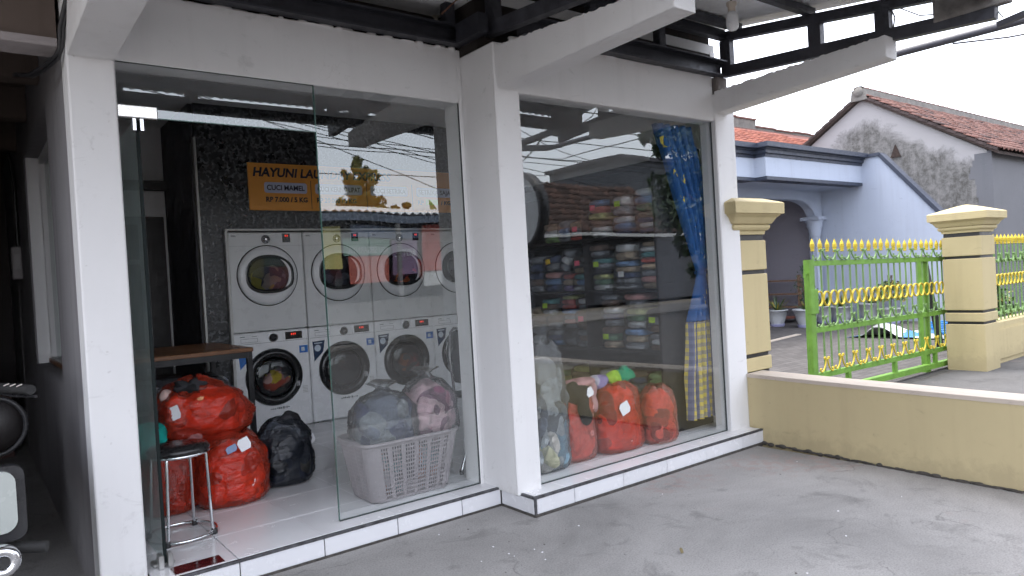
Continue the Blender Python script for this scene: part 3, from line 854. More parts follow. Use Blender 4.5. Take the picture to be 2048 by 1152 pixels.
def washer(i, what, cols):
    x0 = 1.760 + .6475 * i; cx = x0 + .322
    t = thing('washing_machine', 'white front-loading washing machine, %s in the lower row, %s' % (ORD[i], what), 'washing machine', (cx, YF + .3, ZF), 'washing machines in the lower row')
    MB().bbox(x0 + .003, x0 + .642, YF, YF + .56, ZF + .012, .962, .008).build('body', ENAMEL, t)
    for dx in (.05, .56): MB().lathe([(.018, 0), (.018, .014)], (x0 + dx, YF + .05, ZF), 'z', 10).build('foot', BLACKPL, t)
    zc = .568
    rg = MB(); rg.lathe([(.246, .004), (.246, -.012), (.236, -.030), (.205, -.040), (.178, -.032), (.168, -.012), (.168, .0)], (cx, YF, zc), 'y', 48); rg.build('door_ring', RINGD, t)
    dr = MB(); dr.lathe([(.160, -.004), (.155, -.003), (.001, -.003)], (cx, YF, zc), 'y', 32); dr.build('drum', DRUM, t)
    MB().lathe([(.176, -.022), (.15, -.034), (.09, -.046), (.001, -.050)], (cx, YF - .002, zc), 'y', 40).build('door_glass', DOORGL, t)
    if cols: clothes_blob('laundry', t, (cx + .0, YF - .012, zc - .03), .12, .085, cols, 3.1 + i).scale = (1, 1, 1)
    m = MB(); m.bbox(cx + .175, cx + .205, YF - .047, YF - .038, zc - .10, zc - .055, .003); m.build('door_handle', M('silver_handle', (.5, .5, .52), .3, .6), t)
    # panel
    MB().box(x0 + .01, x0 + .635, YF - .0015, YF, .868, .870).build('panel_seam', SEAM, t)
    d = MB().bbox(x0 + .035, x0 + .215, YF - .008, YF, .876, .945, .004).build('detergent_drawer', ENAMEL, t)
    m = MB()
    for (a, b, c, e) in ((.055, .195, .884, .886), (.055, .195, .914, .916), (.055, .0568, .886, .914), (.193, .195, .886, .914)): m.box(x0 + a, x0 + b, YF - .0095, YF - .0078, c, e)
    m.build('drawer_outline', GREYPR, d)
    m = MB(); m.box(x0 + .05, x0 + .09, YF - .0095, YF - .0078, .930, .936).box(x0 + .15, x0 + .19, YF - .0095, YF - .0078, .930, .934); m.build('printed_mark', GREYPR, d)
    k = MB(); k.lathe([(.036, 0), (.034, -.012), (.026, -.014), (.025, -.028), (.001, -.029)], (cx + .01, YF, .907), 'y', 26); kn = k.build('knob', M('knob_dark_%d' % i, (.04, .04, .045), .3, .3), t)
    MB().lathe([(.037, -.003), (.041, -.004), (.041, 0)], (cx + .01, YF, .907), 'y', 26).build('knob_bezel', CHROME, kn)
    m = MB(); m.bbox(cx + .115, cx + .265, YF - .003, YF, .868 + .012, .945, .002); dd = m.build('display', DISP, t)
    m = MB()
    for q in (0, 1, 2): m.box(cx + .165 + q * .016, cx + .175 + q * .016, YF - .0045, YF - .003, .915, .932)
    m.build('digit', REDLED, dd)
    # stickers
    s = MB().box(x0 + .555, x0 + .632, YF - .0015, YF, .750, .815).build('blue_sticker', BLUEST, t)
    MB().box(x0 + .572, x0 + .602, YF - .003, YF - .0015, .766, .80).build('sticker_picture', PALEP, s)
    if i > 0:
        s = MB().prism([(x0 + .03, .835), (x0 + .145, .84), (x0 + .125, .74), (x0 + .04, .66)], YF - .0015, YF, 'y').build('navy_sticker', NAVYST, t)
        MB().lathe([(.030, -.003), (.001, -.003)], (x0 + .075, YF, .775), 'y', 18).build('sticker_picture', PALEP, s)
        MB().box(x0 + .045, x0 + .12, YF - .003, YF - .0015, .815, .824).build('sticker_line', PALEP, s)
    else:
        s = MB().prism([(x0 + .03, .80), (x0 + .14, .835), (x0 + .12, .74), (x0 + .04, .66)], YF - .0015, YF, 'y').build('blue_sticker', BLUEST, t)
    r = rnd(40 + i); m = MB(); x = cx - .05
    while x < cx + .11:
        w = r.uniform(.006, .016); m.box(x, x + w, YF - .0013, YF, .288 + r.uniform(-.004, .004), .300 + r.uniform(-.003, .006)); x += w + r.uniform(.002, .007)
    m.build('printed_mark', GREYPR, t)
    m = MB()
    for q in range(5): m.box(x0 + .565, x0 + .61, YF - .0013, YF, .40 + q * .013, .404 + q * .013)
    m.build('printed_mark', M('faint_print_%d' % i, (.42, .42, .40), .6), t)
    return t

washer(0, 'mixed wash with yellow inside', [(.30, .16, .14), (.42, .33, .05), (.10, .10, .11), (.45, .30, .28), (.30, .07, .05)])
washer(1, 'its dark drum empty', None)
washer(2, 'dark red wash inside', [(.22, .05, .05), (.10, .03, .03), (.26, .10, .05), (.06, .06, .06)])
washer(3, 'half hidden beside the chair', [(.08, .12, .20), (.30, .08, .06), (.06, .06, .08), (.25, .2, .18)])

def dryer(i, what, cols):
    x0 = 1.760 + .6475 * i; cx = x0 + .318
    t = thing('tumble_dryer', 'pale grey tumble dryer, %s in the upper row, %s' % (ORD[i], what), 'dryer', (cx, YF + .3, .968), 'tumble dryers in the upper row')
    MB().bbox(x0 + .003, x0 + .642, YF, YF + .56, .970, 1.815, .008).build('body', DRYERW, t)
    zc = 1.443
    MB().lathe([(.262, .001), (.262, -.004), (.254, -.005), (.254, .001)], (cx, YF, zc), 'y', 56, cap=False).build('door_seam', SEAM, t)
    MB().lathe([(.253, -.001), (.253, -.010), (.240, -.020), (.205, -.026), (.175, -.022)], (cx, YF, zc), 'y', 56, cap=False).build('door_ring', RINGL, t)
    # oval window
    def ov(k, y, n=44):
        out = []
        for q in range(n):
            a = 2 * math.pi * q / n
            ca, sa = math.cos(a), math.sin(a)
            ex = .72
            X = .192 * k * sgn(ca) * abs(ca) ** .82; Z = .150 * k * sgn(sa) * abs(sa) ** (.95 if sa > 0 else .62)
            out.append((cx + X + .012, y, zc + .012 + Z))
        return out
    a, b, c, d = ov(1.10, YF - .0225), ov(1.03, YF - .030), ov(.97, YF - .026), ov(.90, YF - .0165)
    n = len(a); m = MB()
    vs = a + b + c + d; fs = []
    for s in range(3):
        for q in range(n): fs.append((s * n + q, s * n + (q + 1) % n, (s + 1) * n + (q + 1) % n, (s + 1) * n + q))
    m.add(vs, fs, 0, True); m.build('window_frame', RINGD, t)
    m = MB(); m.add(ov(.985, YF - .0225), [tuple(range(n))]); m.add(ov(.985, YF - .0215), [tuple(range(n - 1, -1, -1))]); m.build('door_glass', DOORGL, t)
    m = MB(); m.add(ov(1.0, YF - .0013), [tuple(range(n))]); m.add(ov(1.0, YF - .0012), [tuple(range(n - 1, -1, -1))]); dr = m.build('drum', DRUM, t)
    if cols: 
        m = MB(); m.sup((cx + .01, YF - .003, zc - .02), .16, .017, .105, 1, 1, 24, 14, amp=.02, freq=16, seed=7.7 + i)
        m.build('laundry', M_cloth('dry_load_%d' % i, cols, 9), t)
    else:
        for q in range(4):
            m = MB(); m.lathe([(.06 + .032 * q, -.002), (.066 + .032 * q, -.006), (.072 + .032 * q, -.002)], (cx + .05, YF, zc + .01), 'y', 30, sz=.85); m.build('drum_rib', M('drum_bright_%d' % q, (.3, .3, .29), .3, .8), dr)
    k = MB(); k.lathe([(.032, 0), (.031, -.014), (.024, -.016), (.023, -.030), (.001, -.031)], (cx, YF, 1.755), 'y', 26); kn = k.build('knob', CHROME, t)
    MB().lathe([(.033, -.002), (.037, -.003), (.037, 0)], (cx, YF, 1.755), 'y', 26).build('knob_bezel', GREYPR, kn)
    dd = MB().bbox(cx + .145, cx + .215, YF - .003, YF, 1.727, 1.803, .002).build('display', DISP, t)
    m = MB()
    for q in (0, 1): m.box(cx + .168 + q * .016, cx + .178 + q * .016, YF - .0045, YF - .003, 1.775, 1.792)
    m.build('digit', REDLED, dd)
    m = MB(); m.box(x0 + .03, x0 + .062, YF - .0013, YF, 1.785, 1.789).box(x0 + .03, x0 + .07, YF - .0013, YF, 1.778, 1.782); m.build('printed_mark', GREYPR, t)
    MB().box(x0 + .005, x0 + .64, YF - .0012, YF, 1.697, 1.699).build('panel_seam', M('soft_seam_%d' % i, (.40, .41, .42), .5), t)
    return t
dryer(0, 'blue and olive clothes inside', [(.20, .22, .28), (.05, .06, .10), (.28, .26, .07), (.30, .26, .23), (.08, .09, .13)])
dryer(1, 'dark clothes inside', [(.04, .05, .07), (.10, .11, .13), (.03, .03, .04)])
dryer(2, 'red cloth inside', [(.62, .05, .025), (.50, .12, .03), (.10, .03, .04), (.04, .035, .035)])
dryer(3, 'steel drum empty', None)

# ---- price banner
BAN = thing('price_banner', 'orange laundry price banner with navy lettering above the dryers', 'banner', (3.0, 6.14, 2.0))
ORG = M('orange_vinyl', (.70, .30, .045), .42, 0, .05, 2)
INK = M('navy_ink', (.012, .013, .035), .6, 0, .05); PILL = M('pale_pill', (.46, .48, .60), .5, 0, .04)
MB().box(1.965, 4.18, 6.134, 6.1495, 2.006, 2.412).build('vinyl', ORG, BAN)
U, V = (1, 0, 0), (0, 0, 1)
text('heading', 'HAYUNI LAUNDRY EXPRESS', .105, (2.005, 6.1325, 2.300), U, V, INK, BAN, width=1.32, bold=.004, shear=.18)
def pill(x0, x1, z0, z1):
    pts = []
    r = .022
    for cx, cz, a0 in ((x1 - r, z1 - r, 0), (x0 + r, z1 - r, 90), (x0 + r, z0 + r, 180), (x1 - r, z0 + r, 270)):
        for k in range(6):
            a = math.radians(a0 + 18 * k); pts.append((cx + r * math.cos(a), cz + r * math.sin(a)))
    return MB().prism(pts, 6.1325, 6.1335, 'y').build('price_pill', PILL, BAN)
for (x0, x1, t1, t2) in ((2.097, 2.478, 'CUCI MAMEL', 'RP 7.000 / 5 KG'), (2.555, 3.015, 'CUCI KERING LIPAT', 'RP 20.000 / 5 KG'), (3.10, 3.50, 'CUCI SETRIKA', ''), (3.60, 4.02, 'SETRIKA SAJA', 'RP            / KG')):
    pill(x0, x1, 2.157, 2.250)
    text('service', t1, .062, (x0 + .022, 6.1315, 2.183), U, V, INK, BAN, width=x1 - x0 - .044, bold=.0015)
    if t2: text('price', t2, .058, (x0 + .01, 6.1325, 2.082), U, V, INK, BAN, width=min(.385, x1 - x0 - .01), bold=.0022)
for x in (2.515, 3.06, 3.55): MB().box(x - .0025, x + .0025, 6.1325, 6.1335, 2.02, 2.275).build('divider', INK, BAN)
MB().box(3.70, 3.84, 6.1305, 6.132, 2.078, 2.135).build('green_note', M('lime_note', (.42, .62, .03), .6), BAN)
m = MB(); m.lathe([(.055, -.001), (.001, -.001)], (4.09, 6.1335, 2.345), 'y', 24); m.build('badge', M('teal_badge', (.20, .42, .46), .5), BAN)

# ---- table
TB = thing('work_table', 'wooden table with black steel frame in front of the washers', 'table', (1.0, 5.6, ZF))
def M_wood(name, col, axis=(1.2, 14, 14)):
    m, n, l, b, o = new_mat(name)
    g_ = nz(n, l, coord(n, l, axis), 2.2, 6, .65, .6)
    l.new(ramp(n, l, g_, [(.3, dim(col, .55)), (.5, col), (.72, dim(col, 1.35))]), b.inputs['Base Color'])
    setp(b, rough=.4, spec=.4); bump(n, l, g_, b, .15, .003)
    return m
WOOD = M_wood('varnished_wood', (.22, .10, .045)); BST = M('black_frame', (.022, .022, .024), .4, .3, .2)
for k in range(5): MB().bbox(.46, 1.592, 5.085 + .2 * k, 5.283 + .2 * k, .890, .918, .003).build('plank', WOOD, TB)
m = MB(); m.box(.47, 1.585, 5.095, 5.13, .848, .8895).box(.47, 1.585, 6.04, 6.075, .848, .8895).box(1.55, 1.585, 5.1305, 6.0395, .848, .8895).box(.47, .505, 5.1305, 6.0395, .848, .8895)
m.build('frame', BST, TB)
for x in (.47, 1.55):
    for y in (5.095, 6.04): MB().box(x, x + .035, y, y + .035, ZF, .8475).build('leg', BST, TB)
MB().box(.506, 1.549, 5.131, 6.039, .52, .54).build('lower_shelf', BST, TB)

# ---- bags
def interp(prof, v):
    for (a, ra), (b, rb) in zip(prof, prof[1:]):
        if v <= b:
            t = (v - a) / max(1e-6, b - a); t = t * t * (3 - 2 * t) if abs(rb - ra) > .3 else t
            return ra + (rb - ra) * t
    return prof[-1][1]
TIED = [(0, .50), (.03, .80), (.10, .98), (.35, 1.04), (.62, .96), (.80, .66), (.89, .24), (.92, .17), (.955, .26), (1, .48)]
FULL = [(0, .62), (.03, .86), (.12, 1.0), (.45, 1.02), (.75, .94), (.92, .72), (1.0, .50)]
TALL = [(0, .66), (.02, .88), (.10, 1.0), (.40, .98), (.70, .93), (.88, .82), (.96, .60), (1, .45)]
MOUND = [(0, .35), (.04, .68), (.18, .95), (.42, 1.05), (.68, .92), (.86, .62), (.96, .3), (1.0, .1)]
def bag_surf(c, rx, ry, h, prof, seed, lump, wr, nu, nv, k=1.0, lean=(0, 0), sq=.85, v1=1.0):
    vs = []
    for j in range(nv + 1):
        v = v1 * j / nv
        R = interp(prof, v) * k
        for i in range(nu):
            a = 2 * math.pi * i / nu
            ca, sa = math.cos(a), math.sin(a)
            p = Vector((ca * 1.5 + seed, sa * 1.5 - seed * .6, v * h * 7))
            l_ = noise.noise(p) * lump + noise.noise(p * 2.3) * lump * .5
            q1 = abs(noise.noise(Vector((ca * 5 + seed * 2, sa * 5 + v * 4, v * h * 15 + seed))))
            q2 = abs(noise.noise(Vector((ca * 9 - seed, sa * 9 + v * 9, v * h * 34 + seed * 3))))
            w = ((1 - min(1, q1 * 3)) ** 2 * 1.5 + (1 - min(1, q2 * 2.6)) ** 2 * .8 - .6) * wr
            if v > .62: w += wr * 2.6 * (abs(math.sin(a * 6.5 + seed + 3.5 * noise.noise(p))) - .5) * (v - .62) / .38
            rr = R * (1 + (l_ + w)) 
            x = c[0] + rx * rr * sgn(ca) * abs(ca) ** sq + lean[0] * v * h
            y = c[1] + ry * rr * sgn(sa) * abs(sa) ** sq + lean[1] * v * h
            z = c[2] + v * h * (1 + .06 * noise.noise(Vector((ca * 1.2 + seed, sa * 1.2, v)))) + (.004 if k < 1 else 0)
            vs.append((x, y, z))
    fs = []
    for j in range(nv):
        for i in range(nu): fs.append((j * nu + i, j * nu + (i + 1) % nu, (j + 1) * nu + (i + 1) % nu, (j + 1) * nu + i))
    fs.append(tuple(range(nu - 1, -1, -1)))
    return vs, fs
def bag(name, label, c, rx, ry, h, seed, film, cloth, prof=TIED, fprof=None, fill=.86, lump=.10, wr=.018, lean=(0, 0), cat='laundry bag', group=None):
    t = thing(name, label, cat, c, group)
    vs, fs = bag_surf(c, rx, ry, h, prof, seed, lump, wr * 1.5, 132, 84, lean=lean)
    fo = MB().add(vs, fs, 0, True).build('film', film, t)
    cols = cloth if isinstance(cloth, list) else [cloth]
    r = rnd(int(seed * 31)); m = MB(); pf = fprof or MOUND
    for k in range(int(26 * max(.7, h / .42))):
        v = r.uniform(.10, .70 if pf is MOUND else .84); R = interp(pf, v); a = r.uniform(0, 2 * math.pi)
        ca, sa = math.cos(a), math.sin(a)
        p = Vector((ca * 1.5 + seed, sa * 1.5 - seed * .6, v * h * 7)); lp = 1 + noise.noise(p) * lump + noise.noise(p * 2.3) * lump * .5
        fa = r.uniform(.15, .21); q = .86 - fa; A, B, C = rx * R * fa, ry * R * r.uniform(.38, .66), h * r.uniform(.09, .20)
        tmp = MB(); tmp.sup((0, 0, 0), A, B, C, .8, .8, 26, 14, 0, .018, 16, seed + k)
        rot = Matrix.Rotation(a + r.uniform(-.15, .15), 3, 'Z') @ Matrix.Rotation(r.uniform(-.9, .9), 3, 'X') @ Matrix.Rotation(r.uniform(-.12, .12), 3, 'Y')
        zc = max(c[2] + C + .012, c[2] + v * h * fill)
        o_ = Vector((c[0] + rx * R * q * lp * sgn(ca) * abs(ca) ** .85 + lean[0] * v * h, c[1] + ry * R * q * lp * sgn(sa) * abs(sa) ** .85 + lean[1] * v * h, zc))
        m.add([rot @ Vector(w_) + o_ for w_ in tmp.v], tmp.f, r.randrange(len(cols)), True)
    vs, fs = bag_surf((c[0], c[1], c[2] + .006), rx, ry, h * fill * .96, pf, seed, lump, .02, 40, 22, k=.80, lean=lean)
    fs.append(tuple(range(len(vs) - 40, len(vs)))); m.add(vs, fs, 0, True)
    struct(m.build('laundry_fill', cols, t), 'stuff')
    return t
def garment(name, col):
    """one piece of clothing: weave, creases and a little print"""
    m, n, l, b, o = new_mat(name)
    v = coord(n, l)
    f_ = nz(n, l, v, 13, 5, .6, 1.2)
    c = ramp(n, l, f_, [(.28, dim(col, .55)), (.5, col), (.75, dim(col, 1.25))])
    l.new(c, b.inputs['Base Color']); setp(b, rough=.92, spec=.15, sheen=.2); bump(n, l, f_, b, .9, .02)
    return m
RED = M_film('red_film', (.98, .25, .13), (.62, .07, .035), .22, .2, 15)
RED2 = M_film('pale_red_film', (.98, .40, .33), (.66, .20, .16), .20, .2, 15)
CLEAR = M_film('clear_film', (.93, .945, .95), (.26, .28, .30), .13, .10, 14, .9, .16)
SMOKE = M_film('smoky_film', (.52, .55, .60), (.03, .035, .045), .26, .12, 16, .9, .25)
c_red = [garment('c_red_%d' % i, c_) for i, c_ in enumerate([(.75, .35, .30), (.14, .08, .09), (.85, .40, .20), (.80, .55, .50), (.35, .14, .14)])]
c_red2 = [garment('c_red2_%d' % i, c_) for i, c_ in enumerate([(.35, .16, .15), (.14, .07, .08), (.65, .30, .20), (.20, .10, .10)])]
c_pink = [garment('c_pink_%d' % i, c_) for i, c_ in enumerate([(.78, .35, .30), (.75, .42, .38), (.55, .20, .18)])]
c_dark = [garment('c_dark_%d' % i, c_) for i, c_ in enumerate([(.03, .035, .05), (.42, .36, .25), (.05, .06, .11), (.02, .02, .025), (.20, .20, .21)])]
c_grey = [garment('c_grey_%d' % i, c_) for i, c_ in enumerate([(.13, .15, .20), (.36, .38, .40), (.06, .07, .15), (.22, .24, .26)])]
c_rose = [garment('c_rose_%d' % i, c_) for i, c_ in enumerate([(.62, .40, .43), (.58, .36, .40), (.20, .08, .13), (.62, .42, .44), (.45, .18, .25)])]
c_mix = [garment('c_mix_%d' % i, c_) for i, c_ in enumerate([(.45, .48, .50), (.10, .11, .12), (.20, .33, .42), (.55, .52, .48), (.45, .44, .30), (.14, .16, .20)])]
def paper_tag(parent, c, w, h, n, name='paper_tag', mat=None):
    """small slip of paper facing n"""
    n = Vector(n).normalized(); s = Vector((0, 0, 1)).cross(n).normalized(); u = n.cross(s); c = Vector(c)
    s2 = s * .92 + u * .35; u2 = u * .92 - s * .35
    vs = [c + s2 * (a * w / 2) + u2 * (b * h / 2) + n * d for d in (0, .002) for a, b in ((-1, -1), (.6, -1), (1, -.4), (1, 1), (-.5, 1), (-1, .5))]
    fs = [(5, 4, 3, 2, 1, 0), (6, 7, 8, 9, 10, 11)] + [(i, (i + 1) % 6, 6 + (i + 1) % 6, 6 + i) for i in range(6)]
    return MB().add(vs, fs).build(name, mat or PAPER, parent)

t = bag('laundry_bag', 'red plastic laundry bag half hidden behind the round stool', (.845, 4.35, ZF), .155, .15, .40, 1.3, RED, c_red2, FULL)
t = bag('laundry_bag', 'red plastic laundry bag on the floor right of the stool', (1.165, 4.27, ZF), .205, .18, .41, 2.9, RED, c_red, FULL)
paper_tag(t, (1.20, 4.10, .455), .07, .07, (-.1, -1, .5)); paper_tag(t, (1.13, 4.10, .44), .06, .04, (-.3, -1, .5), mat=M('blue_slip', (.25, .33, .50), .7))
t = bag('laundry_bag', 'large red laundry bag lying on top of two other red bags', (1.075, 4.42, .455), .265, .20, .385, 5.2, RED, c_red, MOUND, lump=.14, lean=(-.12, 0), fill=.9)
paper_tag(t, (.885, 4.245, .665), .055, .075, (-.6, -1, .1))
# torn opening with dark cloth
m = MB(); m.sup((.99, 4.33, .785), .085, .05, .042, 1, 1, 26, 16, amp=.05, freq=26, seed=2); m.build('sticking_cloth', M_cloth('cloth_black', [(.02, .02, .022), (.05, .05, .055)], 9), t)
t = bag('laundry_bag', 'dark smoky plastic laundry bag standing by the first washing machine', (1.53, 4.42, ZF), .172, .15, .405, 8.1, SMOKE, c_dark, FULL)
m = MB(); m.sup((1.57, 4.40, .50), .07, .06, .035, 1, 1, 16, 10, amp=.03, freq=22, seed=5); m.build('sticking_cloth', M_cloth('cloth_black2', [(.02, .02, .022), (.05, .05, .055)], 9), t)
paper_tag(t, (1.695, 4.36, .36), .05, .05, (.6, -1, .2))
# teal sheet
m = MB(); m.sup((.735, 4.28, .535), .115, .10, .085, .75, .7, 28, 16, amp=.05, freq=12, seed=9)
tag(m.build('teal_bundle', M_cloth('teal_cloth', [(.02, .42, .36), (.015, .36, .31)], 3)), 'teal cloth bundle behind the stool on the hidden red bag', 'cloth')
# plastic heap on the table's lower shelf
t = thing('plastic_bundle', 'clear plastic bundle of folded laundry on the shelf under the table', 'bundle', (1.05, 5.4, .541))
m = MB(); m.sup((1.05, 5.42, .64), .40, .25, .085, .8, .6, 28, 14, amp=.05, freq=9, seed=4); m.build('laundry_fill', M_cloth('grey_fold', [(.10, .10, .11), (.22, .23, .24), (.42, .44, .46)], 6), t)
m = MB(); m.sup((1.05, 5.41, .655), .43, .27, .110, .8, .6, 40, 20, amp=.06, freq=11, seed=6); m.build('film', CLEAR, t)
m = MB(); m.sup((1.02, 5.33, .585), .07, .05, .04, 1, 1, 14, 10, amp=.04, freq=16, seed=3); m.build('white_cloth', M_cloth('white_rag', [(.55, .56, .58), (.45, .46, .48)], 8), t)

# ---- stool
ST = thing('round_stool', 'round stool with black seat and chrome legs just inside the door', 'stool', (.80, 3.83, ZF))
MB().lathe([(.001, .028), (.09, .032), (.132, .024), (.145, .008), (.143, -.008), (.001, -.010)], (.80, 3.82, .545), 'z', 36).build('seat', M('black_vinyl', (.016, .015, .016), .28, 0, .1, 12, .2, 40), ST)
MB().tube([(.80 + .136 * math.cos(a), 3.82 + .136 * math.sin(a), .530) for a in [2 * math.pi * k / 32 for k in range(32)]], .008, 8, closed=True).build('seat_ring', CHROME, ST)
MB().tube([(.80 + .162 * math.cos(a), 3.86 + .162 * math.sin(a), .122) for a in [2 * math.pi * k / 40 for k in range(40)]], .007, 8, closed=True).build('foot_ring', CHROME, ST)
for a in (235, 325, 55, 145):
    a = math.radians(a); ca, sa = math.cos(a), math.sin(a)
    MB().tube([(.80 + .10 * ca, 3.82 + .10 * sa, .535), (.80 + .128 * ca, 3.82 + .128 * sa, .530), (.80 + .134 * ca, 3.823 + .134 * sa, .515), (.80 + .150 * ca, 3.85 + .150 * sa, .145), (.80 + .160 * ca, 3.86 + .160 * sa, .125)], .0075, 8).build('leg', CHROME, ST)
    MB().lathe([(.014, 0), (.016, .01), (.014, .026)], (.80 + .162 * ca, 3.86 + .162 * sa, ZF), 'z', 12).build('foot_cap', BLACKPL, ST)
# ---- door mat sticker
tag(MB().bbox(.655, .862, 3.338, 3.435, ZF + .0005, ZF + .004, .001).build('floor_sticker', M('maroon_gloss', (.055, .008, .010), .08, 0, .1)), 'small dark maroon glossy strip on the tiles inside the door', 'mat')

# ---- basket
BK = thing('laundry_basket', 'lilac grey plastic laundry basket with slotted sides behind the glass', 'basket', (1.955, 3.70, ZF))
BKM = M('lilac_plastic', (.275, .25, .262), .42, 0, .05)
def rr(u, hx, hy, rad):
    """point on a rounded rectangle, u in 0..1 starting at the middle of the back side"""
    L1, L2, A = 2 * (hx - rad), 2 * (hy - rad), math.pi * rad / 2
    per = 2 * L1 + 2 * L2 + 4 * A; s = (u % 1) * per
    segs = [('l', L1 / 2, (0, hy), (1, 0)), ('a', A, (hx - rad, hy - rad), 90), ('l', L2, (hx, hy - rad), (0, -1)), ('a', A, (hx - rad, -hy + rad), 0), ('l', L1, (hx - rad, -hy), (-1, 0)), ('a', A, (-hx + rad, -hy + rad), -90), ('l', L2, (-hx, -hy + rad), (0, 1)), ('a', A, (-hx + rad, hy - rad), 180), ('l', L1 / 2, (-hx + rad, hy), (1, 0))]
    for sg in segs:
        if s <= sg[1] + 1e-9:
            if sg[0] == 'l': return sg[2][0] + sg[3][0] * s, sg[2][1] + sg[3][1] * s
            a = math.radians(sg[3] - s / sg[1] * 90); return sg[2][0] + rad * math.cos(a), sg[2][1] + rad * math.sin(a)
        s -= sg[1]
    return 0, hy
NU = 240; NV = 43
def bpt(u, v):
    hx = .245 + .055 * v; hy = .155 + .042 * v
    x, y = rr(u, hx, hy, .065)
    return (1.955 + x, 3.70 + y, ZF + .006 + .325 * v)
vs = [bpt(i / NU, j / NV) for j in range(NV + 1) for i in range(NU)]
fs = []
for j in range(NV):
    for i in range(NU):
        px, py = rr((i + .5) / NU, .27, .175, .065)
        flat = abs(px) < .20 or abs(py) < .105
        hole = False
        if 2 <= j < NV - 2 and flat:
            row = (j - 2) % 3
            colq = i % 11
            hole = row != 2 and colq < 8 and colq % 2 == 0
        if not hole: fs.append((j * NU + i, j * NU + (i + 1) % NU, (j + 1) * NU + (i + 1) % NU, (j + 1) * NU + i))
o = MB().add(vs, fs, 0, True).build('slotted_side', BKM, BK)
md = o.modifiers.new('thickness', 'SOLIDIFY'); md.thickness = .004
m = MB(); pr = []
for i in range(96):
    x, y = rr(i / 96, .306, .203, .07); pr.append((1.955 + x, 3.70 + y, ZF + .333))
m.tube(pr, .011, 8, closed=True); m.build('rim', BKM, BK)
m = MB(); pts = [rr(i / 60, .245, .155, .065) for i in range(60)]
m.add([(1.955 + x, 3.70 + y, ZF + .005) for x, y in pts], [tuple(range(60))]); m.add([(1.955 + x, 3.70 + y, ZF + .001) for x, y in pts], [tuple(range(59, -1, -1))]); m.build('base', BKM, BK)
for sx in (-1, 1): MB().bbox(1.955 + sx * .305 - .028, 1.955 + sx * .305 + .028, 3.63, 3.77, ZF + .322, ZF + .340, .006).build('handle', BKM, BK)
# clothes glimpsed through the slots
m = MB(); m.sup((1.955, 3.70, .235), .225, .14, .125, .5, .5, 30, 16, amp=.02, freq=10, seed=3)
tag(m.build('basket_clothes', M_cloth('clothes_in_basket', [(.05, .05, .07), (.35, .36, .40), (.50, .16, .08), (.10, .34, .38), (.55, .50, .52), (.08, .08, .10)], 9)), 'loose dark and coloured clothes lying inside the lilac basket', 'clothes')
bag('laundry_bag', 'clear bag of grey laundry, left of the two in the basket', (1.868, 3.70, .365), .195, .16, .385, 12.4, CLEAR, c_grey, TIED, lump=.08)
bag('laundry_bag', 'clear bag of pink laundry, right of the two in the basket', (2.155, 3.70, .365), .175, .16, .425, 15.7, CLEAR, c_rose, TIED, lump=.08)

# ---- chair
CH = thing('metal_chair', 'black chair with chrome tube frame behind the basket', 'chair', (2.72, 3.88, ZF))
m = MB(); m.bbox(2.58, 2.93, 3.68, 4.06, .52, .56, .01); m.build('seat', BLACKMAT, CH)
m = MB(); m.bbox(2.575, 2.60, 3.72, 4.05, .62, .96, .01); m.build('backrest', BLACKMAT, CH)
m = MB(); m.tube([(2.53, 3.70, .53), (2.535, 3.70, .80), (2.565, 3.705, .955), (2.585, 3.73, .985), (2.588, 4.03, .985), (2.580, 4.06, .955), (2.565, 4.06, .80), (2.585, 4.06, .53)], .010, 8); m.build('back_frame', CHROME, CH)
for x0, y0, x1, y1 in ((2.53, 3.70, 2.375, 3.70), (2.92, 3.69, 3.0, 3.68), (2.585, 4.05, 2.47, 4.10), (2.92, 4.05, 3.0, 4.10)):
    MB().tube([(x0, y0, .53), (x1, y1, ZF + .02)], .010, 8).build('leg', CHROME, CH)
    MB().lathe([(.014, 0), (.014, .03)], (x1, y1, ZF), 'z', 10).build('foot_cap', BLACKPL, CH)
m = MB(); m.tube([(2.53, 3.69, .515), (2.94, 3.69, .515)], .008, 8); m.build('seat_rail', CHROME, CH)

# ---- bags in the right window
t = bag('laundry_bag', 'tall clear bag of mixed laundry beside the middle pillar', (2.79, 3.37, ZF), .155, .125, .80, 21.3, CLEAR, c_mix, TALL, TALL, .80, .07, .02)
m = MB(); m.sup((2.77, 3.37, .70), .11, .09, .10, 1, 1, 24, 14, amp=.04, freq=9, seed=2); m.build('plastic_top', M_film('white_film', (.85, .87, .88), (.62, .64, .66), .45, .25, 16), t)
t = bag('laundry_bag', 'pale red bag overflowing with pink and black clothes, second from the middle pillar', (3.075, 3.43, ZF), .150, .125, .50, 24.8, RED2, c_pink, TALL, TALL, .97, .07)
m = MB(); m.sup((3.03, 3.36, .545), .105, .07, .055, .8, .8, 20, 12, amp=.04, freq=14, seed=1); m.build('black_shirt', M_cloth('black_tee', [(.025, .023, .022), (.03, .028, .026)], 4), t)
m = MB(); m.sup((3.10, 3.40, .60), .13, .08, .028, .8, .9, 22, 10, amp=.04, freq=12, seed=8); m.build('pink_shirt', M_cloth('pink_tee', [(.62, .34, .33), (.55, .30, .30)], 4), t)
m = MB(); m.sup((3.07, 3.30, .44), .045, .02, .10, .8, .9, 16, 12, amp=.03, freq=14, seed=4); m.build('black_sleeve', M_cloth('black_slv', [(.025, .023, .022), (.03, .028, .026)], 4), t)
m = MB(); m.sup((3.20, 3.36, .50), .035, .025, .10, .8, .9, 16, 12, amp=.03, freq=14, seed=5); m.build('pink_sleeve', M_cloth('pink_slv', [(.62, .36, .34), (.5, .28, .28)], 4), t)
paper_tag(t, (3.115, 3.305, .545), .065, .055, (-.2, -1, .3))
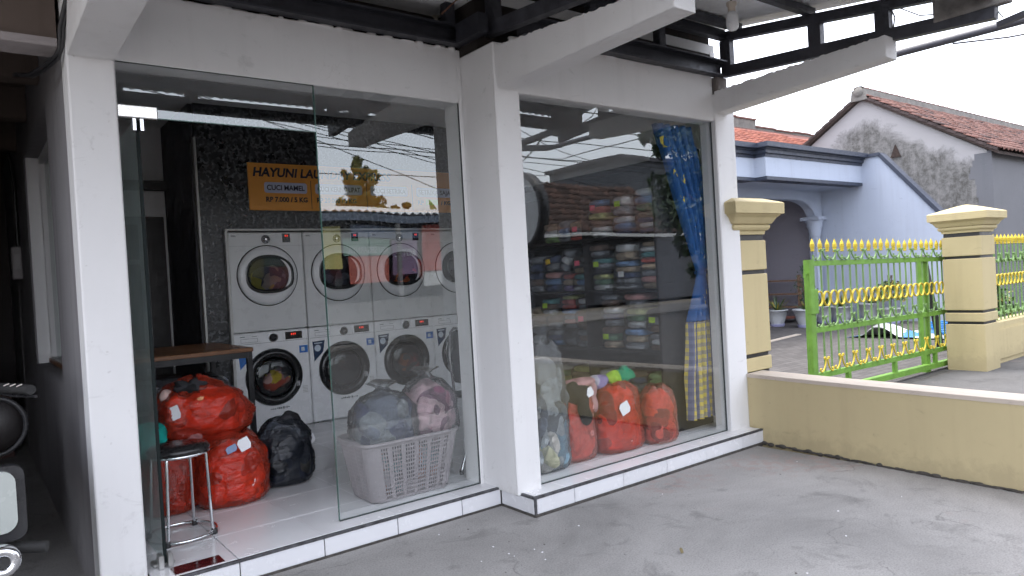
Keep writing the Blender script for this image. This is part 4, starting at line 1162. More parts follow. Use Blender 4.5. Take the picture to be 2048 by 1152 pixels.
t = bag('laundry_bag', 'big red laundry bag with green and lilac clothes sticking out on top', (3.435, 3.41, ZF), .205, .15, .46, 29.6, RED, c_red, TALL, TALL, .95, .07)
for (x, y, z, a, b, c, cols, sd, nm) in ((3.32, 3.42, .575, .07, .05, .045, [(.33, .27, .50), (.55, .52, .62)], 3, 'lilac_cloth'), (3.43, 3.40, .585, .045, .04, .055, [(.40, .66, .06), (.32, .55, .05)], 6, 'lime_cloth'), (3.60, 3.46, .585, .095, .05, .055, [(.01, .33, .17), (.01, .29, .15)], 7, 'green_cloth'), (3.46, 3.35, .525, .022, .02, .05, [(.01, .33, .17), (.01, .29, .15)], 9, 'green_strap')):
    m = MB(); m.sup((x, y, z), a, b, c, .9, .8, 20, 12, amp=.03, freq=18, seed=sd); m.build(nm, M_cloth(nm + '_m', cols, 6), t)
paper_tag(t, (3.385, 3.262, .405), .085, .075, (-.15, -1, .2))
t = bag('laundry_bag', 'narrow red laundry bag nearest the dark rack end and curtain', (3.775, 3.33, ZF), .140, .12, .395, 33.3, RED2, c_red, TALL, TALL, .92, .06)
# ---- rack along the right wall
RACK = thing('shelf_rack', 'dark laundry rack with shelves along the right wall behind the glass', 'shelf', (4.2, 4.4, ZF))
RKM = M('dark_rack_board', (.013, .013, .016), .4, 0, .2, 6)
MB().box(3.95, 4.495, 3.405, 3.425, ZF, 2.20).build('end_panel', RKM, RACK)
MB().box(3.95, 4.495, 5.48, 5.50, ZF, 2.20).build('end_panel', RKM, RACK)
MB().box(4.478, 4.494, 3.4255, 5.4795, ZF + .01, 2.19).build('back_panel', RKM, RACK)
for z in (.385, .70, 1.16, 1.575, 2.06): MB().box(3.952, 4.4775, 3.4255, 5.4795, z - .02, z).build('shelf_board', RKM, RACK)
for y in (4.17,): 
    for z0, z1 in ((.1055, .3645), (.3855, .6795), (.7005, 1.1395), (1.1605, 1.5545), (1.5755, 2.0395)): MB().box(3.955, 4.477, y - .009, y + .009, z0, z1).build('divider', RKM, RACK)
# ---- laundry packs: y, z0, width, height, layer colours, note, look, where
LIME = M('lime_slip', (.40, .62, .03), .65); PINKN = M('pink_slip', (.75, .12, .20), .65); YELN = M('yellow_slip', (.72, .48, .03), .65); WHN = M('white_slip', (.66, .68, .70), .65)
NOTE = {'lime': LIME, 'pink': PINKN, 'yellow': YELN, 'white': WHN}
_cm = {}
def cl(c):
    if c not in _cm: _cm[c] = M('folded_%d' % len(_cm), tuple(.2 * (sum(c) / 3) * 1.9 + .8 * x * 1.9 for x in c), .9, 0, .25, 14, .5, 40)
    return _cm[c]
NV_, BLK, GRY, WHT, TAN, PUR, TEA, GRN, RDD, BRN, BLU, OLV, PNK, LGR = (.03, .05, .12), (.02, .02, .024), (.16, .17, .19), (.50, .51, .52), (.30, .22, .14), (.20, .13, .32), (.06, .24, .25), (.06, .14, .07), (.34, .05, .04), (.12, .07, .05), (.08, .17, .33), (.28, .30, .08), (.42, .18, .16), (.22, .36, .12)
PACKFILM = M_film('pack_film', (.88, .90, .92), (.20, .21, .22), .06, .08, 22, .9, .12, .14)
def pack(y, z0, w, h, cols, note, label, x=4.0, tilt=0.0, seed=1):
    t = thing('laundry_pack', label, 'laundry pack', (x + .15, y, z0), 'wrapped laundry packs on the rack')
    r = rnd(seed); n = len(cols); hh = h / n
    m = MB()
    for k, c in enumerate(cols):
        zc = z0 + hh * (k + .5)
        jw = r.uniform(.86, 1.0)
        m.sup((x + .15 + r.uniform(-.008, .008), y + r.uniform(-.006, .006), zc), .148, w / 2 * .93 * jw, hh * .52, .55, .35, 24, 8, k, .010, 16, seed + k)
    fo = m.build('folded_clothes', [cl(c) for c in cols], t)
    m = MB(); m.sup((x + .15, y, z0 + h / 2 + .004), .164, w / 2 * 1.03, h / 2 * 1.06, .5, .4, 30, 16, 0, .012, 22, seed * 1.7)
    fi = m.build('film', PACKFILM, t)
    parts = [fo, fi]
    if note:
        parts.append(MB().bbox(x - .0195, x - .0175, y - .030, y + .030, z0 + h * .45, z0 + h * .45 + .042, .0004).build('note', NOTE[note], t))
    if tilt:
        for o in parts: o.rotation_euler = (tilt, 0, 0)
    return t
S1, S2, S0, S3 = 1.16, .70, .385, 1.575
pack(4.66, S1, .20, .17, (NV_, BLU, PNK), None, 'pack of navy and pinkish clothes, far left low on the middle rack shelf', seed=11)
pack(4.43, S1, .19, .15, (PUR, TAN, RDD), None, 'pack of tan and purple folded clothes low on the middle rack shelf', seed=12)
pack(4.64, S1 + .185, .20, .12, (GRY, NV_), 'yellow', 'pack of grey clothes with a yellow note on the middle rack shelf', tilt=-.12, seed=13)
pack(4.50, S1 + .175, .10, .19, (GRY, WHT, GRY), None, 'grey striped pack leaning upright on the middle rack shelf', tilt=.42, seed=14)
pack(4.275, S1, .19, .14, (GRY, BLU, TEA), None, 'pack of teal and blue clothes under the pink-noted pack', x=3.99, seed=15)
pack(4.285, S1 + .15, .19, .13, (TAN, BLK, BLK), 'pink', 'pack of black clothes with a pink note on the middle rack shelf', seed=16)
pack(4.06, S1, .20, .13, (WHT, GRN, OLV), None, 'pack of dark green and white clothes under the lime-noted black pack', seed=17)
pack(4.065, S1 + .135, .20, .12, (BLK, GRY, TEA), 'lime', 'black and teal pack with a lime note on the middle rack shelf', seed=18)
pack(4.10, S1 + .265, .15, .10, (GRY, BRN), None, 'small brownish pack on top of the lime-noted black pack', seed=19)
pack(3.80, S1, .22, .22, (GRY, GRY, NV_, TAN, BLU), 'white', 'pack of blue and grey clothes with a white note on the middle rack shelf', seed=20)
pack(3.54, S1, .21, .19, (TAN, PNK, GRY, TAN), None, 'tan striped pack at the near end of the middle rack shelf', seed=21)
pack(3.54, S1 + .195, .20, .16, (RDD, TEA, WHT, TAN), None, 'orange, teal and red pack on top at the near rack end', seed=22)
pack(4.87, S2, .20, .17, (WHT, GRY), None, 'pale pack at the far left of the lower rack shelf', seed=31)
pack(4.655, S2, .20, .13, (BLU, NV_, GRY), None, 'navy pack at the bottom of the far lower-shelf stack', seed=32)
pack(4.655, S2 + .135, .19, .12, (GRY, BRN), None, 'grey pack in the middle of the far lower-shelf stack', seed=33)
pack(4.72, S2 + .26, .17, .14, (WHT, BRN, TEA), 'lime', 'teal pack with a lime note topping the far lower-shelf stack', seed=34)
pack(4.44, S2, .19, .14, (GRY, BLK), None, 'dark pinstripe pack at the bottom of its lower-shelf stack', seed=35)
pack(4.44, S2 + .145, .19, .12, (GRY, PNK, GRY), None, 'dull pink and grey pack under the red and yellow one', seed=36)
pack(4.46, S2 + .27, .19, .16, (BLU, RDD, RDD, OLV), None, 'red, yellow and blue striped pack on the lower rack shelf', seed=37)
pack(4.27, S2, .19, .14, (GRY, BRN, GRY), None, 'grey and brown pack under the pink-noted brown pack', x=3.99, seed=38)
pack(4.275, S2 + .145, .20, .15, (BRN, BRN), 'pink', 'brown pack with a pink note on the lower rack shelf', seed=39)
pack(4.27, S2 + .30, .19, .10, (GRY, WHT), None, 'near empty clear pack over the pink-noted brown pack', seed=40)
pack(4.0, S2, .17, .17, (TAN, GRN, BRN), 'lime', 'brown and green pack with a lime note on the lower rack shelf', seed=41)
pack(3.74, S2, .22, .16, (GRY, TAN, BLU), None, 'blue and tan pack low on the lower rack shelf, right of the divider', seed=42)
pack(3.72, S2 + .165, .22, .15, (WHT, GRN, OLV), None, 'olive green patterned pack lying on the blue and tan pack', seed=43)
pack(3.51, S2, .16, .13, (BRN, WHT, GRY), None, 'white streaked grey pack at the near end, lower rack shelf', seed=44)
pack(3.515, S2 + .135, .165, .17, (BRN, GRY, BLK), 'lime', 'charcoal pack with a lime note at the near end, lower rack shelf', seed=45)
pack(4.62, S3, .24, .17, (LGR, WHT, TAN), None, 'lime and white pack at the far end of the top rack shelf', seed=51)
pack(4.28, S3, .19, .16, (RDD, GRY, TAN), 'pink', 'tan pack with a pink note on the top rack shelf', x=3.99, seed=52)
pack(4.05, S3, .20, .14, (WHT, WHT, BRN), None, 'white folded pack beside the divider on the top rack shelf', seed=53)
pack(4.07, S3 + .15, .20, .16, (OLV, RDD, BLU), 'pink', 'red and blue pack with a pink note high on the top rack shelf', seed=54)
pack(3.80, S3, .20, .15, (NV_, BLU, WHT), None, 'blue and white pack in the middle of the top rack shelf', seed=55)
pack(3.80, S3 + .155, .20, .15, (GRY, WHT), 'lime', 'pale grey pack with a lime note on the top rack shelf', seed=56)
pack(3.55, S3, .22, .16, (NV_, WHT, NV_, TAN), None, 'navy and white chevron pack at the near end, top rack shelf', seed=57)
pack(3.56, S3 + .165, .21, .17, (GRN, BLU, WHT), None, 'green and blue pack topmost at the near rack end', seed=58)
pack(3.53, S0, .19, .15, (LGR, LGR, LGR), None, 'plain green pack on the lowest shelf at the near rack end', seed=61)
pack(3.53, .106, .19, .15, (BLK, BRN), 'lime', 'black pack with a lime note near the floor beside the narrow red bag', seed=62)
pack(4.05, S0, .20, .14, (GRY, GRY, WHT), None, 'silver grey pack on the lowest shelf behind the big red bag', seed=63)
pack(4.35, S0, .22, .15, (PNK, BRN, OLV), None, 'pink and olive pack on the lowest shelf behind the pink bag', seed=64)
pack(4.62, S0, .22, .15, (OLV, GRN, GRY), None, 'olive pack on the lowest shelf behind the tall clear bag', seed=65)

pack(3.98, S2 + .175, .19, .15, (GRY, NV_, WHT), None, 'navy and white pack on top of the brown and green pack', seed=71)
pack(3.995, S2 + .33, .18, .10, (BRN, GRY), None, 'thin brown pack just under the middle rack shelf near the divider', seed=72)
pack(3.73, S2 + .32, .21, .11, (GRY, PNK), None, 'dusty pink pack over the olive patterned pack', seed=73)
pack(3.80, S1 + .225, .20, .13, (TAN, WHT), None, 'tan and white pack on top of the white-noted blue pack', seed=74)
pack(4.87, S1, .20, .17, (GRY, BRN, NV_), None, 'dark pack at the far end of the middle rack shelf, lower one', seed=75)
pack(4.87, S1 + .18, .20, .14, (NV_, GRY), None, 'navy pack at the far end of the middle rack shelf, upper one', seed=76)
pack(4.87, S2 + .18, .20, .15, (BRN, TAN), None, 'brown pack lying on the pale pack at the far lower shelf', seed=77)
pack(4.45, S3, .17, .18, (GRY, BLU, GRY), None, 'grey blue pack between lime and tan packs, top rack shelf', seed=78)
pack(3.78, S0, .22, .15, (GRY, NV_, BRN), None, 'dark pack on the lowest shelf beside the plain green pack', seed=79)
pack(4.30, .106, .22, .17, (BRN, GRY), None, 'brownish pack on the floor of the rack behind the pink bag', seed=80)
pack(4.03, .106, .22, .17, (GRY, BLK), None, 'dark grey pack on the floor of the rack behind the big red bag', seed=81)

# ---- curtain
CU = thing('window_curtain', 'blue star-print curtain with yellow gingham hem knotted beside the right pillar', 'curtain', (4.27, 3.33, .19))
EDGE = [(2.33, 3.90, 4.30), (2.20, 3.93, 4.33), (1.79, 4.10, 4.42), (1.43, 4.23, 4.42), (1.30, 4.285, 4.385), (1.255, 4.30, 4.365), (1.20, 4.285, 4.38), (.89, 4.165, 4.46), (.50, 4.125, 4.475), (.19, 4.11, 4.49)]
def edges(z):
    for (a, l0, r0), (b, l1, r1) in zip(EDGE, EDGE[1:]):
        if z >= b:
            t = (a - z) / (a - b); return l0 + (l1 - l0) * t, r0 + (r1 - r0) * t
    return EDGE[-1][1:]
def cpt(u, z):
    l_, r_ = edges(z)
    w = r_ - l_
    amp = .034 * min(1, w / .25) + .012 * (1 - min(1, w / .2))
    ph = u * 2 * math.pi * 5.2 + .8 * math.sin(z * 2.1) + 1.5 * noise.noise(Vector((u * 2, z * .9, 3)))
    y = 3.325 + amp * math.sin(ph) + .010 * noise.noise(Vector((u * 5, z * 3, 0)))
    if z > 2.18: y += .01
    x = l_ + w * u + .006 * math.cos(ph * 1.0)
    return Vector((x, y, z))
def sheet(z0, z1, nz_, nu, name, mat, ging=False):
    vs, fs, uvs = [], [], []
    for j in range(nz_ + 1):
        z = z0 + (z1 - z0) * j / nz_
        for i in range(nu + 1):
            u = i / nu; vs.append(cpt(u, z)); uvs.append((u, z))
    for j in range(nz_):
        for i in range(nu): fs.append((j * (nu + 1) + i, j * (nu + 1) + i + 1, (j + 1) * (nu + 1) + i + 1, (j + 1) * (nu + 1) + i))
    o = MB().add(vs, fs, 0, True).build(name, mat, CU)
    uv = o.data.uv_layers.new(name='cloth')
    for lp in o.data.loops: uv.data[lp.index].uv = uvs[lp.vertex_index]
    md = o.modifiers.new('thickness', 'SOLIDIFY'); md.thickness = .0015
    return o
def M_gingham():
    m, n, l, b, o = new_mat('gingham')
    tc = n.new('ShaderNodeTexCoord'); sp = n.new('ShaderNodeSeparateXYZ'); l.new(tc.outputs['UV'], sp.inputs[0])
    def stripes(s, k):
        f = math_(n, l, 'FRACT', math_(n, l, 'MULTIPLY', s, k)); return math_(n, l, 'GREATER_THAN', f, .5)
    a = stripes(sp.outputs[0], 11.0); c = stripes(sp.outputs[1], 17.5)
    col = mixc(n, l, a, (.60, .48, .10), (.17, .18, .27))
    col2 = mixc(n, l, a, (.62, .60, .52), (.72, .55, .06))
    col = mixc(n, l, math_(n, l, 'MULTIPLY', c, .62), col, mixc(n, l, a, (.22, .21, .27), (.10, .11, .20)))
    l.new(col, b.inputs['Base Color']); setp(b, rough=.85, spec=.2)
    return m
def M_blue():
    m, n, l, b, o = new_mat('blue_curtain_cloth')
    v = coord(n, l)
    l.new(ramp(n, l, nz(n, l, v, 3, 4), [(.3, (.012, .065, .22)), (.7, (.022, .11, .34))]), b.inputs['Base Color'])
    setp(b, rough=.75, spec=.3); bump(n, l, nz(n, l, v, 200, 2), b, .15, .002)
    return m
sheet(2.33, .905, 90, 90, 'blue_cloth', M_blue())
sheet(.9, .19, 46, 90, 'gingham_hem', M_gingham())
m = MB(); m.tube([(4.29 + .01, 3.30, 1.262), (4.33, 3.288, 1.255), (4.372, 3.30, 1.262), (4.375, 3.345, 1.26), (4.33, 3.36, 1.255), (4.295, 3.345, 1.26)], .013, 8, closed=True); m.build('tie_band', M('blue_tie', (.02, .08, .26), .8), CU)
YEL = M('star_yellow', (.62, .50, .08), .8, 0, .1); PAL = M('star_pale', (.50, .54, .62), .8, 0, .1)
def star_print(u, z, R, mat, ring=False, seed=0):
    r = rnd(seed); a0 = r.uniform(0, 1)
    l_, r_ = edges(z); w = max(.1, r_ - l_)
    pts = []
    for k in range(10):
        a = a0 + math.pi * k / 5; q = R if k % 2 == 0 else R * .45
        pts.append((u + q * math.cos(a) / w * .8, z + q * math.sin(a)))
    def S(p): 
        v = cpt(min(.99, max(.01, p[0])), p[1]); return v + Vector((0, -.004, 0))
    vs = [S(p) for p in pts]
    if ring:
        c = (u, z); pin = [(c[0] + (p[0] - c[0]) * .62, c[1] + (p[1] - c[1]) * .62) for p in pts]
        vs += [S(p) for p in pin]; fs = [(k, (k + 1) % 10, 10 + (k + 1) % 10, 10 + k) for k in range(10)]
    else:
        vs.append(S((u, z))); fs = [(k, (k + 1) % 10, 10) for k in range(10)]
    o = MB().add(vs, fs).build('printed_star', mat, CU)
r = rnd(77)
stars = [(.35, 1.95, .045, 0), (.12, 1.98, .03, 0), (.55, 2.10, .032, 1), (.80, 1.93, .036, 0), (.30, 2.12, .03, 1), (.75, 2.12, .03, 1), (.15, 1.80, .028, 0), (.62, 1.70, .018, 1), (.85, 1.62, .03, 1), (.30, 1.60, .03, 0), (.55, 1.52, .035, 1), (.75, 1.80, .018, 1), (.2, 1.68, .014, 1), (.45, 1.42, .03, 0), (.45, 1.06, .040, 0), (.70, 1.12, .025, 0), (.25, .97, .034, 1), (.55, .96, .016, 1), (.80, 1.02, .024, 0), (.45, 1.80, .016, 1), (.6, 1.98, .014, 1), (.25, 1.88, .012, 1), (.5, 2.22, .014, 1), (.7, 1.38, .02, 1)]
for i, (u, z, R, k) in enumerate(stars): star_print(u, z, R, PAL if k else YEL, ring=(k == 1 and R > .024), seed=i)
# round yellow sun print and striped print near the top
m = MB(); cc = cpt(.10, 2.20); m.add([cpt(min(.98, max(.01, .10 + .10 * math.cos(a))), 2.20 + .042 * math.sin(a)) + Vector((0, -.006, 0)) for a in [2 * math.pi * k / 20 for k in range(20)]], [tuple(range(20))]); m.build('printed_sun', YEL, CU)
m = MB()
for k in range(7):
    z = 2.075 - k * .017
    m.add([cpt(max(.01, .10 + du), z + dz) + Vector((0, -.006, 0)) for du, dz in ((0, 0), (.14, -.012), (.14, -.004), (0, .008))], [(0, 1, 2, 3)])
m.build('printed_stripe', YEL, CU)
m = MB(); m.tube([(2.56, 3.325, 2.365), (4.49, 3.325, 2.365)], .010, 8); m.build('curtain_rod', M('rod', (.3, .3, .3), .4, .6), CU)
# ---- small things in the back room
LBX = thing('ceiling_lamp', 'unlit round lamp socket on the ceiling of the back room', 'lamp', (1.15, 6.5, 2.82))
MB().lathe([(.06, .058), (.06, .04), (.035, .03), (.03, -.04), (.001, -.045)], (1.15, 6.5, 2.82), 'z', 16).build('socket', M('lamp_grey', (.35, .35, .34), .5), LBX)
HC = thing('hanging_clothes', 'dark purple clothes hanging in the dim back room', 'clothes', (.92, 6.6, .95))
for k, (x, c) in enumerate(((.82, (.05, .03, .07)), (.93, (.09, .03, .06)), (1.02, (.05, .06, .14)))):
    m = MB(); m.sup((x, 6.6 + .03 * k, 1.32), .05, .18, .34, .7, .8, 18, 14, amp=.05, freq=8, seed=k + 2.0); m.build('garment', M_cloth('garment_%d' % k, [c, dim(c, 1.8), dim(c, .6)], 5), HC)
m = MB(); m.tube([(.60, 6.62, 1.70), (1.10, 6.62, 1.70)], .012, 8); m.build('hanging_rod', CHROME, HC)
# ================================================================ the neighbour on the right
# ---- low ochre wall
LW = thing('low_wall', 'low ochre boundary wall with pale top running out from the shop step', 'wall', (4.55, 1.6, 0))
fpts = [(4.536, 3.118), (4.516, 2.87), (4.462, 2.33), (4.415, 1.70), (4.398, 1.36), (4.378, .62)]
poly = fpts + [(p[0] + .205, p[1] + .03) for p in reversed(fpts)]
poly[6:] = [(p[0], min(p[1], 3.126)) for p in poly[6:]]
MB().prism(poly, -.2, .468, 'z').build('wall_body', OCHRE, LW)
fp2 = [(p[0] - .004, p[1]) for p in fpts] + [(p[0] + .209, min(3.126, p[1] + .03)) for p in reversed(fpts)]
MB().prism(fp2, .4685, .494, 'z').build('coping', CREAMTOP, LW)
r = rnd(9); m = MB()
for a, b_ in zip(fpts, fpts[1:]):
    n_ = int((Vector(b_) - Vector(a)).length / .035)
    for k in range(n_):
        t_ = (k + r.random()) / n_; x = a[0] + (b_[0] - a[0]) * t_; y = a[1] + (b_[1] - a[1]) * t_
        m.sup((x - .008 + r.uniform(-.006, .004), y, r.uniform(-.002, .008)), r.uniform(.006, .018), r.uniform(.02, .05), r.uniform(.005, .016), 1, 1, 7, 5)
struct(m.build('base_dirt', M('black_dirt', (.045, .04, .035), .95, 0, .5, 20), LW), 'stuff')

# ---- gate pillars
def rings_mesh(levels, mi=0):
    """levels = list of polygons (same count) as 3-D rings, capped"""
    n = len(levels[0]); vs = [p for L in levels for p in L]; fs = []
    for i in range(len(levels) - 1):
        for k in range(n): fs.append((i * n + k, i * n + (k + 1) % n, (i + 1) * n + (k + 1) % n, (i + 1) * n + k))
    fs.append(tuple(range(n - 1, -1, -1))); b = (len(levels) - 1) * n; fs.append(tuple(b + k for k in range(n)))
    return vs, fs
CAPP = [(.200, 1.522), (.205, 1.548), (.222, 1.556), (.232, 1.572), (.232, 1.588), (.222, 1.597), (.240, 1.600), (.252, 1.618), (.268, 1.645), (.288, 1.660), (.290, 1.668), (.310, 1.672), (.312, 1.752), (.300, 1.760), (.20, 1.795), (.08, 1.835), (.01, 1.852)]
def gate_pillar(cx, cy, label, notch=None):
    t = thing('gate_pillar', label, 'gate pillar', (cx, cy, -.07), 'cream gate pillars')
    def sq(d, z):
        if notch:
            nx, ny = notch
            return [(max(cx - d, nx) if False else cx - d, cy - d, z), (cx + d, cy - d, z), (cx + d, cy + d, z), (max(cx - d, nx), cy + d, z), (max(cx - d, nx), max(ny, cy - d + .001), z), (cx - d, max(ny, cy - d + .001), z)]
        return [(cx - d, cy - d, z), (cx + d, cy - d, z), (cx + d, cy + d, z), (cx - d, cy + d, z)]
    x0 = notch[0] + .002 if notch else cx - .205
    x0 = max(x0, cx - .205) if notch else x0
    x1, y0, y1 = cx + .205, cy - .205, cy + .205
    for z0, z1 in ((-.09, .465), (.495, .597), (.627, 1.224), (1.254, 1.478)):
        MB().bbox(x0, x1, y0, y1, z0, z1, .006).build('shaft', CREAM, t)
    for z0, z1 in ((.4655, .4945), (.5975, .6265), (1.2245, 1.2535), (1.4785, 1.5215)):
        MB().box(x0 + .018, x1 - .018, y0 + .018, y1 - .018, z0, z1).build('black_band', BLACKBAND, t)
    lv = [sq(d, z) for d, z in CAPP]
    if notch: lv = [sq(d, z) for d, z in CAPP if d > .14] 
    vs, fs = rings_mesh(lv)
    cap = MB().add(vs, fs).build('cap', CREAM, t)
    return t
gate_pillar(4.685, 3.335, 'cream gate pillar with moulded cap right against the shop corner', (4.556, 3.245))
gate_pillar(9.335, 3.335, 'free-standing cream gate pillar with moulded cap at the right of the green gate')

# ---- green sliding gate and fence
def M_iron(name, col):
    """brush-painted iron: uneven coat, chips and rust"""
    m, n, l, b, o = new_mat(name)
    gp = n.new('ShaderNodeNewGeometry'); v = gp.outputs['Position']
    c = ramp(n, l, nz(n, l, v, 9, 5, .65), [(.28, dim(col, .72)), (.72, dim(col, 1.18))])
    ru = nz(n, l, v, 34, 6, .75)
    c = mixc(n, l, ramp(n, l, ru, [(.64, 0), (.69, .85)]), c, (.10, .045, .022))
    l.new(c, b.inputs['Base Color']); l.new(ramp(n, l, ru, [(.4, .5), (.7, .8)]), b.inputs['Roughness']); setp(b, spec=.35)
    bump(n, l, ru, b, .25, .003)
    return m
GREEN = M_iron('gate_green', (.125, .265, .035))
GREEN2 = M_iron('bar_green', (.15, .255, .085))
GOLD = M_iron('gate_yellow', (.55, .42, .04))
fin_p = [(.010, 0), (.017, .004), (.019, .012), (.014, .020), (.017, .030), (.022, .038), (.016, .046), (.020, .052), (.026, .062), (.019, .072), (.024, .080), (.019, .095), (.012, .118), (.005, .138), (.001, .150)]
fin_me = MB().lathe(fin_p, (0, 0, 0), 'z', 10).build('finial', GOLD, None, base=(0, 0, 0))
def mesh_of(o):
    me = o.data; bpy.data.objects.remove(o); return me
fin_me = mesh_of(fin_me)
def scroll_me(mat):
    m = MB()
    for s in (-1, 1):
        p = [(.040, .150), (.047, .160), (.042, .171), (.030, .172), (.020, .162), (.016, .140), (.022, .105), (.040, .062), (.064, .030), (.092, .012), (.112, .016), (.124, .032), (.120, .048), (.108, .050), (.103, .041)]
        m.tube([(s * x, -.012, z) for x, z in p], .0085, 6)
    m.tube([(-.026, -.012, .150), (.026, -.012, .150)], .010, 6)
    return mesh_of(m.build('scroll', mat, None, base=(0, 0, 0)))
sc_g, sc_y = scroll_me(GREEN2), scroll_me(GOLD)
ring_me = mesh_of(MB().add(*(lambda n: ([(r_ * math.cos(2 * math.pi * k / n), y_, r_ * 1.12 * math.sin(2 * math.pi * k / n)) for r_, y_ in ((.067, -.009), (.067, .009), (.0585, .009), (.0585, -.009)) for k in range(n)], [(s * n + k, s * n + (k + 1) % n, ((s + 1) % 4) * n + (k + 1) % n, ((s + 1) % 4) * n + k) for s in range(4) for k in range(n)]))(18), 0, True).build('ring', GOLD, None, base=(0, 0, 0)))
def bar_mesh(h): return mesh_of(MB().lathe([(.0095, 0), (.0095, h)], (0, 0, 0), 'z', 8).build('bar', GREEN2, None, base=(0, 0, 0)))

GATE = thing('sliding_gate', 'green sliding gate with yellow spear tips and rings between the cream pillars', 'gate', (6.30, 3.60, 0))
gb = bar_mesh(1.15); rj = rnd(55)
MB().box(6.255, 6.325, 3.575, 3.635, .06, 1.310).build('end_post', GREEN, GATE)
MB().bbox(6.225, 6.345, 3.555, 3.575, .80, 1.03, .003).bbox(6.327, 6.36, 3.556, 3.63, .80, 1.03, .003).build('lock_box', GREEN, GATE)
MB().box(6.20, 6.254, 3.59, 3.61, 1.175, 1.185).box(6.20, 6.208, 3.59, 3.61, 1.145, 1.175).build('latch', GREEN, GATE)
for z, h in ((1.275, .05), (.640, .05), (.205, .05)): MB().box(6.3255, 9.50, 3.59, 3.625, z - h / 2, z + h / 2).build('rail', GREEN, GATE)
MB().box(8.80, 8.895, 3.628, 3.69, -.06, 1.305).build('inner_post', GREEN, GATE)
MB().box(6.10, 9.9, 3.575, 3.645, .005, .062).build('track_beam', GREEN, GATE)
for x in (6.95, 7.95, 8.97): MB().box(x - .028, x + .028, 3.59, 3.625, .0625, .1795).build('foot', GREEN, GATE)
for k in range(23):
    x = .065 + .1376 * k
    jx, jr = rj.uniform(-.005, .005), rj.uniform(-.006, .006)
    share(gb, 'bar', GATE, (x + jx, rj.uniform(-.002, .002), .205), (rj.uniform(-.003, .003), jr, 0)); share(fin_me, 'finial', GATE, (x + jx + jr * 1.15, 0, 1.383 + rj.uniform(-.006, .006)), (0, jr * 3, rj.uniform(0, 3)), (.95, .95, rj.uniform(.80, .90)))
    if k < 22: share(ring_me, 'ring', GATE, (x + .0688 + rj.uniform(-.003, .003), -.012, .935 + rj.uniform(-.004, .004)), (0, rj.uniform(-.3, .3), rj.uniform(-.08, .08)))
    if k % 2 == 1:
        for z, me in ((1.298, sc_g), (.662, sc_g), (.228, sc_y)): share(me, 'scroll', GATE, (x + rj.uniform(-.004, .004), -.006, z + rj.uniform(-.003, .003)), (0, rj.uniform(-.03, .03), 0), (rj.uniform(.96, 1.02), 1, rj.uniform(.95, 1.03) * (.88 if me is sc_y else .64)))
GATE.rotation_euler = (0, .014, 0)
FEN = thing('iron_fence', 'green iron fence with yellow tips on the cream plinth right of the far pillar', 'fence', (9.6, 3.34, .43))
fb = bar_mesh(.95)
for k in range(20):
    x = .03 + .128 * k
    share(fb, 'bar', FEN, (x, 0, 0)); share(fin_me, 'finial', FEN, (x, 0, .945), scale=(.95, .95, .85))
    share(ring_me, 'ring', FEN, (x + .064, -.012, .50))
    if k % 2: 
        for z in (.06, .72): share(sc_g, 'scroll', FEN, (x, -.006, z), scale=(.93, 1, .64))
for z in (.08, .735): MB().box(9.56, 12.2, 3.33, 3.36, .43 + z - .02, .43 + z + .02).build('rail', GREEN2, FEN)
PL = thing('fence_plinth', 'cream plinth wall with a raised panel under the iron fence', 'wall', (10.6, 3.34, -.07))
MB().bbox(9.543, 12.4, 3.24, 3.45, -.09, .43, .006).build('plinth_body', CREAM, PL)
MB().prism([(9.72, -.01), (12.2, -.01), (12.2, .34), (9.72, .34), (9.72, .235), (9.67, .235), (9.67, .06), (9.72, .04)], 3.222, 3.2395, 'y').build('raised_panel', CREAM, PL)

# ---- neighbour house
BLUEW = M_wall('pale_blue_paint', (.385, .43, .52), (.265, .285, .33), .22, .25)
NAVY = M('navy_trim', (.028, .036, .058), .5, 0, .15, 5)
PORCH_SHADE = M_wall('porch_shade_paint', (.25, .24, .275), (.2, .2, .22), .25, .12)  # lilac grey carries the shade inside the porch in its colour
HS = thing('porch_house', 'pale blue house with navy cornice and open porch behind the gate', 'house', (13, 8.5, -.07))
# cornice, fascia, lower moulding as stepped bands
for (x0, x1, yf) in ((11.95, 15.598, 7.57), (6.5, 11.949, 7.80)):
    c = MB()
    for dz0, dz1, d in ((3.30, 3.36, .02), (3.36, 3.43, .06), (3.43, 3.46, .09), (3.46, 3.55, .16)): c.box(x0 - (.0 if x0 < 11 else d), x1, yf - d, yf + .35, dz0, dz1 - .0005)
    c.build('cornice', NAVY, HS)
    MB().box(x0, x1, yf, yf + .3, 2.93, 3.2995).build('fascia', BLUEW, HS)
    MB().box(x0 - (.0 if x0 < 11 else .03), x1 - .05, yf - .03, yf + .25, 2.865, 2.9295).build('lower_moulding', NAVY, HS)
MB().box(6.5, 15.598, 7.83, 10.2, 2.87, 2.925).build('porch_soffit', BLUEW, HS)
# wing wall with raking navy coping
wing = [(5.6, -.09), (10.2, -.09), (10.2, 3.46), (7.20, 3.46), (6.13, 2.18), (5.6, 1.55)]
MB().prism(wing, 15.60, 15.80, 'x').build('wing_wall', BLUEW, HS)
m = MB(); m.bar((15.68, 7.56, 3.49), (15.68, 7.17, 3.495), .26, .07); m.bar((15.70, 7.18, 3.49), (15.70, 5.6, 1.58), .26, .075, up=(0, -.77, .64))
m.build('raking_coping', NAVY, HS)
MB().box(6.5, 15.599, 10.0, 10.2, -.09, 2.869).build('porch_back_wall', PORCH_SHADE, HS)
MB().box(15.585, 15.5995, 8.86, 9.999, -.08, 2.869).build('porch_side_shade', PORCH_SHADE, HS)  # thin sheet painting the porch shadow onto the blue wing wall
